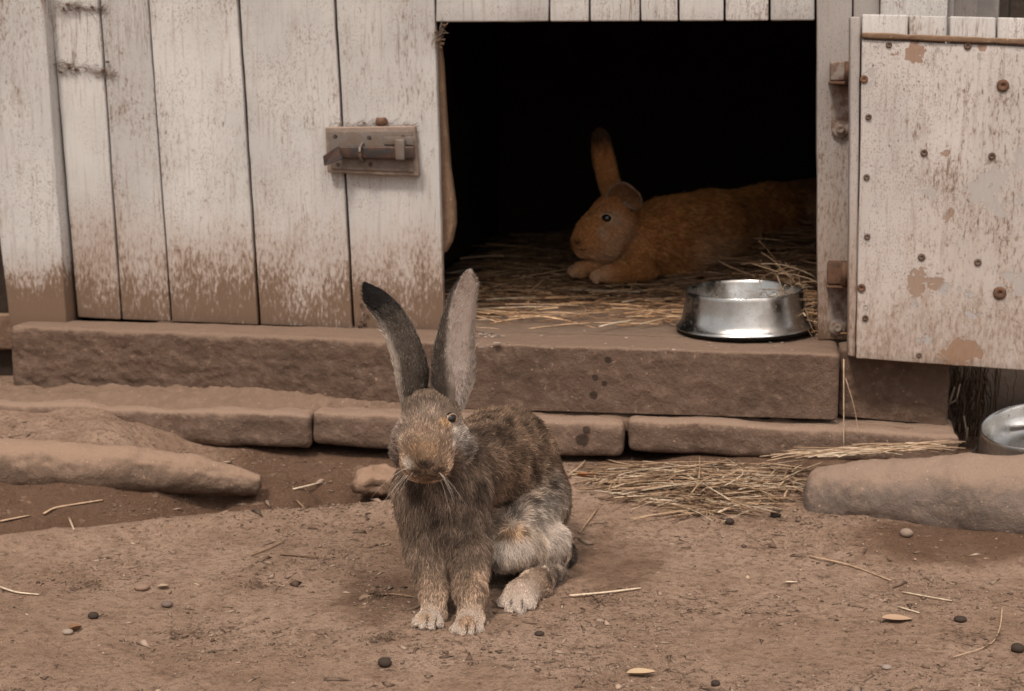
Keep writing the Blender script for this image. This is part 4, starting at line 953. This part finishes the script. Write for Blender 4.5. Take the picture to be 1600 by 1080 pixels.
def make_ear(parent, name, ctr, width, opend, A=1.15, cout=(.05, .04, .034), cin=(.45, .38, .33), tipc=(.012, .010, .009), tip0=.8, seed=0, N=9000, O=(0, 0, 0), thick=.0026, Ak=.75, rim=(.5, .42, .36), rad=.00022, rimside=0, furlen=.0065, roll=0.0, tipin=None):
    O = np.array(O); ctr = np.array(ctr, float) - O; n = 34; t = np.linspace(0, 1, n); src = np.linspace(0, 1, len(ctr))
    Cc = np.stack([np.interp(t, src, ctr[:, k]) for k in range(3)], 1)
    for _ in range(6): Cc[1:-1] = (Cc[:-2] + 2 * Cc[1:-1] + Cc[2:]) / 4
    wd = np.interp(t, np.linspace(0, 1, len(width)), width); wd = wd * np.sqrt(np.clip(1 - np.clip((t - .86) / .142, 0, 1) ** 2.4, .004, 1))
    T = np.gradient(Cc, axis=0); T /= np.linalg.norm(T, axis=1)[:, None]; m_ = 21; ang = np.linspace(-1, 1, m_); Vo = np.zeros((n, m_, 3)); Vi = np.zeros((n, m_, 3)); Nr = np.zeros((n, m_, 3))
    od = np.array(opend, float)
    for i in range(n):
        o_ = od if od.ndim == 1 else np.array([np.interp(t[i], np.linspace(0, 1, len(od)), od[:, k]) for k in range(3)])
        o_ = o_ - (o_ @ T[i]) * T[i]; o_ /= np.linalg.norm(o_); s_ = np.cross(T[i], o_)
        Ai = A * (1 + .467 * Ak) - A * Ak * t[i] ; Rr = wd[i] / 2 / max(sin(min(Ai, pi / 2)), .3)
        for j, a in enumerate(ang):
            th = a * Ai; off = s_ * Rr * sin(th) + o_ * Rr * (1 - cos(th)); nn = -o_ * cos(th) + s_ * sin(th); tk = thick * (1 - .6 * abs(a) ** 3) * (1.4 - .7 * t[i])
            Vo[i, j] = Cc[i] + off + nn * tk * .5; Vi[i, j] = Cc[i] + off - nn * tk * .5; Nr[i, j] = nn
    V = np.concatenate([Vo.reshape(-1, 3), Vi.reshape(-1, 3)]); M = n * m_; i, j = np.meshgrid(np.arange(n - 1), np.arange(m_ - 1), indexing='ij'); q = (i * m_ + j).ravel()
    Qo = np.stack([q, q + 1, q + m_ + 1, q + m_], 1); Qi = np.stack([q, q + m_, q + m_ + 1, q + 1], 1) + M
    E = []
    for i in range(n - 1): E += [(i * m_, (i + 1) * m_, (i + 1) * m_ + M, i * m_ + M), (i * m_ + m_ - 1, i * m_ + m_ - 1 + M, (i + 1) * m_ + m_ - 1 + M, (i + 1) * m_ + m_ - 1)]
    for j in range(m_ - 1): k = (n - 1) * m_ + j; E.append((k, k + 1, k + 1 + M, k + M))
    Tt = np.concatenate([Qo, Qi, np.array(E)]); uv_t = np.tile(np.repeat(t, m_), 2); uv_a = np.tile(np.tile(ang, n), 2); inner = np.r_[np.zeros(M), np.ones(M)]
    def colr(tt, aa, inn, X):
        base = np.where(inn[:, None] > .5, np.array(cin), np.array(cout)); e = smooth(.78, .97, np.abs(aa) + .05 * vnoise(X * 300, 5))[:, None]
        base = base * (1 - e) + np.array(rim) * e
        k = smooth(tip0 - .16, tip0 + .10, tt + .08 * vnoise(X * 90, 3) + (.06 if tipin is None else tipin) * (inn < .5) - .12 * (inn > .5))[:, None] * (1 - .85 * (inn[:, None] > .5) if tipin is not None else 1)
        return base * (1 - k) + np.array(tipc) * k
    ear = fast_mesh(name, V, Tt, M_skin, parent, colr(uv_t, uv_a, inner, V) * .7)
    # fur on both faces
    r_ = np.random.default_rng(seed + 5); ri = r_.random(N) ** .95; ai = r_.uniform(-1, 1, N); inn = (r_.random(N) < .42).astype(float)
    fi = ri * (n - 1); i0 = np.clip(fi.astype(int), 0, n - 2); fa = (ai + 1) / 2 * (m_ - 1); j0 = np.clip(fa.astype(int), 0, m_ - 2); a_, b_ = (fi - i0)[:, None], (fa - j0)[:, None]
    def samp(Aa): return (Aa[i0, j0] * (1 - a_) + Aa[i0 + 1, j0] * a_) * (1 - b_) + (Aa[i0, j0 + 1] * (1 - a_) + Aa[i0 + 1, j0 + 1] * a_) * b_
    Po, Pi, NN = samp(Vo), samp(Vi), samp(Nr); R = np.where(inn[:, None] > .5, Pi, Po); Nn = np.where(inn[:, None] > .5, -NN, NN); Tn = T[i0]
    ed = (np.sign(ai) * smooth(.5, 1, np.abs(ai)))[:, None] * (samp(np.roll(Vo, -1, 1)) - Po); ed /= np.linalg.norm(ed, axis=1)[:, None] + 1e-6
    flow = Tn + ed * np.where(inn > .5, .9, .25)[:, None] * np.sign(ai)[:, None] * 0 + Tn * 0
    c = colr(ri, ai, inn, R); lum = np.exp(r_.normal(0, .42, N) + .35 * vnoise(R * 220, 9) + .25 * vnoise(R * 60, 12)); fc = np.clip(c * lum[:, None], .003, .9)
    speck = (r_.random(N) < .30) & (inn < .5) & (ri < tip0); tc = np.where(speck[:, None], np.clip(fc * 4.2 + .05, 0, .45), fc * .9)
    L = np.where(inn > .5, furlen * 1.1, furlen) * (1.2 - .5 * ri)
    fur_curves('fur', R, Nn, flow, L, fc, tc, ear, rad=rad, seed=seed + 2, lift=.34, jitter=.22, clump=.3)
    return ear
def eyeball(parent, c, r, n_dir, name='eye', ring=(.42, .27, .17), lid=.2):
    n, m_ = 24, 14; V = []
    for i in range(m_ + 1):
        for k in range(n): a = pi * i / m_; b = 2 * pi * k / n; V.append((r * sin(a) * cos(b) + c[0], r * sin(a) * sin(b) + c[1], r * cos(a) + c[2]))
    F = [(i * n + k, (i + 1) * n + k, (i + 1) * n + (k + 1) % n, i * n + (k + 1) % n) for i in range(m_) for k in range(n)]
    e = mesh_obj(name, V, F, M_eye, parent)
    nd = np.array(n_dir, float); nd /= np.linalg.norm(nd); s = np.cross(nd, [0, 0, 1]); s /= np.linalg.norm(s); u = np.cross(s, nd); Pp = []
    for k in range(25): a = 2 * pi * k / 24; Pp.append(np.array(c) + nd * r * .62 + s * cos(a) * r * .98 + u * sin(a) * r * .72)
    V, F = tube_vf(Pp, r * lid, 8, False); mb = MB(); mb.add(V, F, ring); mb.build('eyelid', M_skin, e); return e
def surf_hit(prims, K, px, py, Y0, Y1, O):
    r = ray(px, py); Y = np.linspace(Y0, Y1, 500); P = np.array([0, 0, H]) + r * (Y / r[1])[:, None] - O
    f = field(P, prims, K)[0]; k = np.nonzero(f <= .0)[0]; i = k[0] if len(k) else int(np.argmin(f)); p = P[i]; e = .002
    g_ = np.array([field(np.array([p + e * np.eye(3)[j], p - e * np.eye(3)[j]]), prims, K)[0] for j in range(3)]); g_ = g_[:, 0] - g_[:, 1]; return p, g_ / np.linalg.norm(g_)
def whiskers(parent, bases, seed, O=(0, 0, 0), L=.06):
    rr = random.Random(seed); mb = MB()
    for (b, d) in bases:
        for k in range(5):
            p = np.array(b) - O + np.array([rr.gauss(0, .004) for _ in range(3)]); dd = np.array(d, float) + np.array([rr.gauss(0, .25) for _ in range(3)]); dd /= np.linalg.norm(dd); l = L * rr.uniform(.6, 1.2)
            P = [p + dd * l * t_ + np.array([0, 0, -1]) * l * .5 * t_ ** 2 for t_ in np.linspace(0, 1, 6)]; V, F = tube_vf(P, np.linspace(.00018, .00008, 6), 4); mb.add(V, F, (.62, .52, .44))
    return mb.build('whiskers', M_debris, parent)

def pr(a, b, ra, rb, c, l, f, toe=False):
    """round cone; a, b = (px, py, depth), radii in px at that depth"""
    return dict(a=P3(*a), b=P3(*b), ra=ra * a[2] / FPX, rb=rb * b[2] / FPX, c=c, l=l, f=f, toe=toe)
# --- grey brown rabbit sitting in front
BR = (.185, .13, .095); BK = (.15, .098, .066); FACE = (.215, .15, .108); OR = (.265, .168, .108); WH = (.58, .49, .42); CR = (.44, .29, .19); GY = (.25, .20, .17); DK = (.07, .052, .043)
dn = (0, -.25, -1); bkf = (.25, .9, -.45); hf = (.05, .6, .8)
FR = [pr((671, 652, 2.30), (667, 704, 2.245), 42, 36, FACE, .008, (0, .45, .9)),
      pr((667, 704, 2.245), (665, 724, 2.228), 35, 25, OR, .0045, (0, .3, .95)),
      pr((648, 727, 2.238), (649, 731, 2.238), 19, 17, CR, .0045, (-.8, .3, -.1)),
      pr((685, 727, 2.238), (684, 731, 2.238), 19, 17, CR, .0045, (.8, .3, -.1)),
      pr((667, 738, 2.25), (668, 730, 2.28), 11, 20, CR, .005, (0, .3, -.9)),
      pr((644, 686, 2.28), (637, 704, 2.29), 30, 28, GY, .009, (-.6, .5, -.4)),
      pr((697, 682, 2.285), (711, 697, 2.305), 32, 31, (.30, .24, .20), .010, (.7, .5, -.4)),
      pr((690, 634, 2.285), (684, 630, 2.29), 12, 12, FACE, .005, (0, .5, .8)),
      pr((702, 640, 2.290), (706, 646, 2.302), 9, 8, FACE, .005, (.3, .5, .8)),
      pr((652, 634, 2.285), (658, 630, 2.29), 12, 12, FACE, .005, (0, .5, .8)),
      pr((675, 640, 2.335), (700, 735, 2.40), 32, 62, BR, .010, (.2, .7, -.6)),
      pr((688, 765, 2.385), (692, 830, 2.365), 68, 60, BR, .015, dn),
      pr((660, 768, 2.375), (666, 810, 2.36), 42, 40, BR, .015, dn),
      pr((728, 768, 2.375), (728, 815, 2.355), 36, 36, BR, .015, dn),
      pr((665, 860, 2.335), (676, 925, 2.285), 31, 19, BR, .013, dn),
      pr((676, 925, 2.285), (678, 958, 2.262), 17, 14, CR, .007, dn),
      pr((678, 962, 2.262), (664, 970, 2.232), 16, 14, CR, .005, (-.3, -.9, -.3)),
      pr((732, 860, 2.32), (735, 925, 2.265), 34, 21, BR, .013, dn),
      pr((735, 925, 2.265), (736, 962, 2.24), 19, 16, CR, .007, dn),
      pr((736, 968, 2.24), (730, 977, 2.208), 17, 16, CR, .005, (-.1, -.9, -.3)),
      pr((735, 730, 2.44), (785, 722, 2.56), 66, 82, BK, .013, bkf),
      pr((785, 722, 2.56), (812, 780, 2.63), 84, 80, BK, .013, bkf),
      pr((745, 830, 2.45), (800, 830, 2.58), 52, 60, BR, .014, bkf),
      pr((838, 782, 2.525), (808, 842, 2.43), 50, 33, (.30, .235, .185), .014, (.15, .5, -.9)),
      pr((808, 842, 2.43), (786, 866, 2.40), 27, 17, WH, .012, (.2, .4, -.9)),
      pr((800, 858, 2.41), (858, 862, 2.48), 24, 28, (.50, .38, .28), .012, (.3, .2, -.9)),
      pr((784, 868, 2.41), (862, 846, 2.46), 22, 26, (.42, .33, .26), .013, (.35, .3, -.8)),
      pr((872, 868, 2.55), (868, 880, 2.52), 26, 20, DK, .014, (.2, .3, -1)),
      pr((866, 893, 2.455), (836, 915, 2.385), 18, 21, (.16, .12, .10), .007, (-.5, -.8, -.2)),
      pr((836, 915, 2.385), (812, 930, 2.33), 22, 25, CR, .006, (-.5, -.8, -.2)),
      ]
def toes(base, tips, ra, rb, c=WH, l=.004):
    for (tx, ty, td) in tips:
        bx_ = (base[0] * .5 + tx * .5, base[1] * .5 + ty * .5 - 2, (base[2] + td) / 2); FR.append(pr(bx_, (tx, ty, td), ra, rb, c, l, (-.1, -1, -.3), True))
toes((674, 962, 2.25), [(650, 973, 2.222), (661, 977, 2.214), (674, 978, 2.212), (686, 974, 2.222)], 9.0, 7.5)
toes((735, 968, 2.23), [(711, 984, 2.203), (723, 988, 2.195), (737, 988, 2.195), (749, 984, 2.203)], 9.5, 8.0)
toes((822, 920, 2.36), [(786, 942, 2.315), (798, 950, 2.298), (813, 952, 2.292), (829, 945, 2.305)], 12.0, 9.5)
O1 = GP(735, 905)
OF = np.array([O1[0], O1[1], 0.0])
pt = [(P3(665, 727, 2.205), (.011, .03, .006), (.055, .038, .03), .9), (P3(686, 736, 2.215), (.009, .03, .004), (.06, .042, .032), .7), (P3(652, 737, 2.215), (.008, .03, .004), (.05, .035, .028), .8),
      (P3(662, 706, 2.215), (.020, .02, .014), (.31, .19, .11), .6), (P3(641, 724, 2.22), (.009, .02, .008), (.5, .42, .35), .8), (P3(716, 672, 2.27), (.012, .03, .006), (.5, .42, .36), .6), (P3(640, 728, 2.22), (.008, .02, .008), WH, .6),
      (P3(672, 745, 2.23), (.02, .02, .004), (.05, .035, .028), .6), (P3(699, 655, 2.25), (.011, .012, .018), (.42, .25, .13), .75),
      (P3(800, 842, 2.36), (.03, .06, .014), (.45, .27, .15), .75), (P3(858, 800, 2.44), (.026, .05, .04), (.44, .37, .315), .6),
      (P3(815, 862, 2.36), (.05, .05, .018), WH, .95), (P3(868, 840, 2.44), (.02, .05, .03), (.50, .42, .36), .8),
      (P3(728, 972, 2.19), (.022, .02, .009), (.36, .21, .12), .7), (P3(665, 965, 2.21), (.016, .02, .007), (.42, .27, .16), .7),
      (P3(720, 690, 2.26), (.014, .03, .014), (.42, .36, .32), .7), (P3(728, 645, 2.33), (.02, .03, .02), (.20, .14, .10), .5),
      *[(P3(x, y, d), (.0012, .03, .007), (.07, .045, .03), 1.0) for x, y, d in ((667, 975, 2.2), (680, 975, 2.2), (730, 986, 2.18), (743, 985, 2.18), (799, 946, 2.28), (816, 946, 2.28))],  # shaded gaps between the toes, painted into the coat colour
          (P3(672, 640, 2.27), (.026, .03, .016), (.27, .20, .155), .6), (P3(752, 880, 2.38), (.02, .05, .03), (.04, .03, .026), .7)]
import copy
_fr = copy.deepcopy(FR)
for p in _fr:
    for k in ('a', 'b'): p[k] = p[k] - OF
eye_p, eye_n = surf_hit(_fr, .0065, 706, 655, 2.2, 2.36, OF)
rb, body1, coat1 = make_animal('grey_rabbit', 'grey brown agouti rabbit sitting upright on the soil with both ears raised', FR, .0065, .0042, 220000, pt, 5, mott=.46, tipdark=.5, rad=.00028, origin=tuple(OF), stripes=1.0, bald=[(eye_p + OF, .0088)])
D1 = 2.315
make_ear(rb, 'ear', [P3(662, 645, 2.325), P3(665, 600, 2.33), P3(664, 560, 2.335), P3(638, 500, 2.34), P3(609, 465, 2.343), P3(571, 444, 2.345)], [.052, .078, .086, .080, .064, .048], (-1, .22, -.1), A=1.35, Ak=.25,
         cout=(.085, .066, .052), cin=(.42, .34, .29), seed=1, N=14000, O=OF, tip0=.78, rim=(.42, .34, .28))
make_ear(rb, 'ear', [P3(680, 645, 2.325), P3(678, 600, 2.33), P3(679, 558, 2.335), P3(697, 490, 2.34), P3(712, 455, 2.343), P3(732, 424, 2.345)], [.060, .096, .110, .092, .070, .046], [(.95, -.22, .1), (.95, -.30, .1), (.85, -.5, .1)], A=1.32,
         cout=(.075, .058, .047), cin=(.74, .60, .52), seed=2, N=16000, O=OF, tip0=.80, rim=(.36, .29, .24), tipin=.0)
eyeball(rb, eye_p - np.array([.72, -.68, .1]) * .0062, .0102, (.74, -.66, .08), ring=(.30, .20, .135), lid=.13); eyeball(rb, P3(639, 655, 2.31) - OF, .0092, (-.97, .1, .1), ring=(.3, .2, .14))
whiskers(rb, [(P3(648, 733, 2.22), (-.8, -.4, -.5)), (P3(686, 733, 2.22), (.7, -.5, -.7))], 4, OF)

def facial(name, pxs, r, col, parent, K=.0065):
    P = [];
    for (x, y) in pxs: p, n_ = surf_hit(_fr, K, x, y, 2.1, 2.36, OF); P.append(p + n_ * .0012)
    V, F = tube_vf(P, r * np.concatenate([[.4], np.ones(len(P) - 2), [.4]]), 8); mb = MB(); mb.add(V, F, col); return mb.build(name, M_skin, parent)
facial('nostril', [(652, 724), (657, 728), (663, 730)], .0016, (.035, .022, .018), rb); facial('nostril', [(677, 723), (672, 728), (666, 730)], .0016, (.035, .022, .018), rb)
facial('lip', [(664, 730), (665, 735), (665, 740)], .0010, (.05, .032, .026), rb); facial('mouth', [(650, 744), (658, 742), (665, 740), (673, 742), (682, 744)], .0012, (.04, .026, .02), rb)

# --- tan rabbit lying inside
TN = (.58, .245, .085); TL = (.68, .41, .24); TD = (.30, .13, .05)
ZF = .03
IR = [pr((957, 340, 3.90), (925, 366, 3.86), 36, 24, TN, .006, (.6, .3, .5)), pr((925, 366, 3.86), (909, 378, 3.84), 24, 15, TN, .005, (.8, .2, .4)),
      pr((955, 362, 3.88), (950, 378, 3.87), 30, 24, TL, .008, (.7, .2, -.4)), pr((912, 388, 3.85), (940, 392, 3.87), 10, 12, TL, .006, (.7, .2, -.4)),
      pr((975, 350, 3.94), (1005, 378, 3.97), 34, 42, TN, .012, (.8, .3, -.4)), pr((1005, 385, 3.95), (1060, 392, 4.0), 42, 45, TN, .015, (.8, .3, -.5)),
      pr((1040, 365, 4.02), (1110, 360, 4.10), 55, 60, TN, .015, (.9, .4, -.2)), pr((1110, 362, 4.12), (1200, 338, 4.28), 56, 47, TN, .015, (.9, .4, -.2)),
      pr((1200, 338, 4.30), (1275, 326, 4.42), 46, 44, TD, .015, (.9, .4, -.2)), pr((1250, 335, 4.32), (1310, 335, 4.35), 26, 22, TL, .012, (.9, .4, -.3)),
      pr((1085, 395, 4.0), (1160, 372, 4.12), 34, 26, TL, .014, (.9, .3, -.4)),
      pr((1010, 420, 3.86), (950, 429, 3.80), 18, 13, TN, .008, (-.9, -.2, -.2)), pr((985, 408, 3.92), (905, 422, 3.87), 15, 11, TN, .008, (-.9, -.2, -.2))]
def toes2(base, tips, ra):
    for (tx, ty, td) in tips: IR.append(pr((base[0] * .5 + tx * .5, base[1] * .5 + ty * .5 - 1, (base[2] + td) / 2), (tx, ty, td), ra, ra * .85, TL, .004, (-1, -.2, -.2), True))
toes2((950, 430, 3.80), [(930, 428, 3.80), (927, 433, 3.785), (931, 438, 3.77)], 6.5); toes2((905, 423, 3.87), [(893, 421, 3.88), (891, 425, 3.865), (895, 429, 3.85)], 5.5)
OI = np.array([P3(1000, 420, 3.95)[0], 3.95, ZS])
pt2 = [(P3(958, 385, 3.80), (.03, .06, .02), (.66, .38, .20), .8), (P3(942, 366, 3.80), (.012, .05, .018), (.62, .42, .28), .8), (P3(958, 344, 3.82), (.022, .05, .018), (.62, .42, .27), .7), (P3(903, 378, 3.82), (.012, .03, .010), (.12, .06, .03), .6),
       (P3(1200, 372, 4.2), (.09, .1, .02), (.46, .34, .24), .7)]
ri, body2, coat2 = make_animal('tan_rabbit', 'tan orange rabbit lying on straw inside the dark hutch', IR, .011, .0062, 80000, pt2, 15, mott=.30, tipdark=.25, rad=.00040, origin=tuple(OI), bald=[(P3(950, 344, 3.80), .0135)])
make_ear(ri, 'ear', [P3(958, 318, 3.93), P3(950, 290, 3.94), P3(941, 250, 3.95), P3(935, 202, 3.96)], [.045, .058, .060, .044], (.3, .9, .1), A=.9, cout=TN, cin=(.30, .19, .13), tipc=(.09, .05, .03), seed=6, N=7000, O=OI, tip0=.85, rim=(.30, .17, .09), rad=.0003)
make_ear(ri, 'ear', [P3(965, 325, 3.89), P3(966, 306, 3.88), P3(980, 299, 3.87), P3(997, 308, 3.85), P3(1000, 326, 3.84)], [.034, .050, .054, .050, .036], [(-.2, -.6, .4), (-.2, -.7, .1), (-.5, -.8, -.3), (-.7, -.7, -.3)], A=1.35, Ak=.2, cout=(.46, .22, .09), cin=(.30, .15, .075), tipc=(.22, .12, .06), seed=7, N=6000, O=OI, tip0=.95, rim=(.42, .30, .22), rad=.0003)
eyeball(ri, P3(950, 344, 3.80) + np.array([0, .042, 0]) - OI, .0155, (-.25, -.95, .1), ring=(.62, .42, .28), lid=.13)
_fr2 = copy.deepcopy(IR)
for p in _fr2:
    for k in ('a', 'b'): p[k] = p[k] - OI * 0
def facial2(name, pxs, r, col):
    P = []
    for (x, y) in pxs: p, n_ = surf_hit(_fr2, .011, x, y, 3.6, 4.0, OI); P.append(p + n_ * .0018)
    V, F = tube_vf(P, r * np.concatenate([[.4], np.ones(len(P) - 2), [.4]]), 8); mb = MB(); mb.add(V, F, col); return mb.build(name, M_skin, ri)
facial2('nostril', [(899, 377), (903, 380), (907, 378)], .0028, (.06, .03, .02)); facial2('mouth', [(902, 388), (909, 390), (917, 389)], .0020, (.08, .04, .025)); eyeball(ri, P3(945, 342, 3.93) - OI, .012, (-.3, .9, .1))

# things of one kind share a group
GR = {'straw_stalk': 'single stalks of straw and twigs', 'dropping': 'rabbit droppings on the soil', 'pebble': 'pebbles on the soil', 'dry_leaf': 'dry leaf scraps on the soil',
      'feeding_bowl': 'steel feeding bowls', 'fallen_log': 'half buried logs in front of the hutch', 'cobweb': 'dusty cobwebs on the hutch boards'}
for o in bpy.data.objects:
    k = o.name.split('.')[0]
    if o.parent is None and k in GR: o['group'] = GR[k]
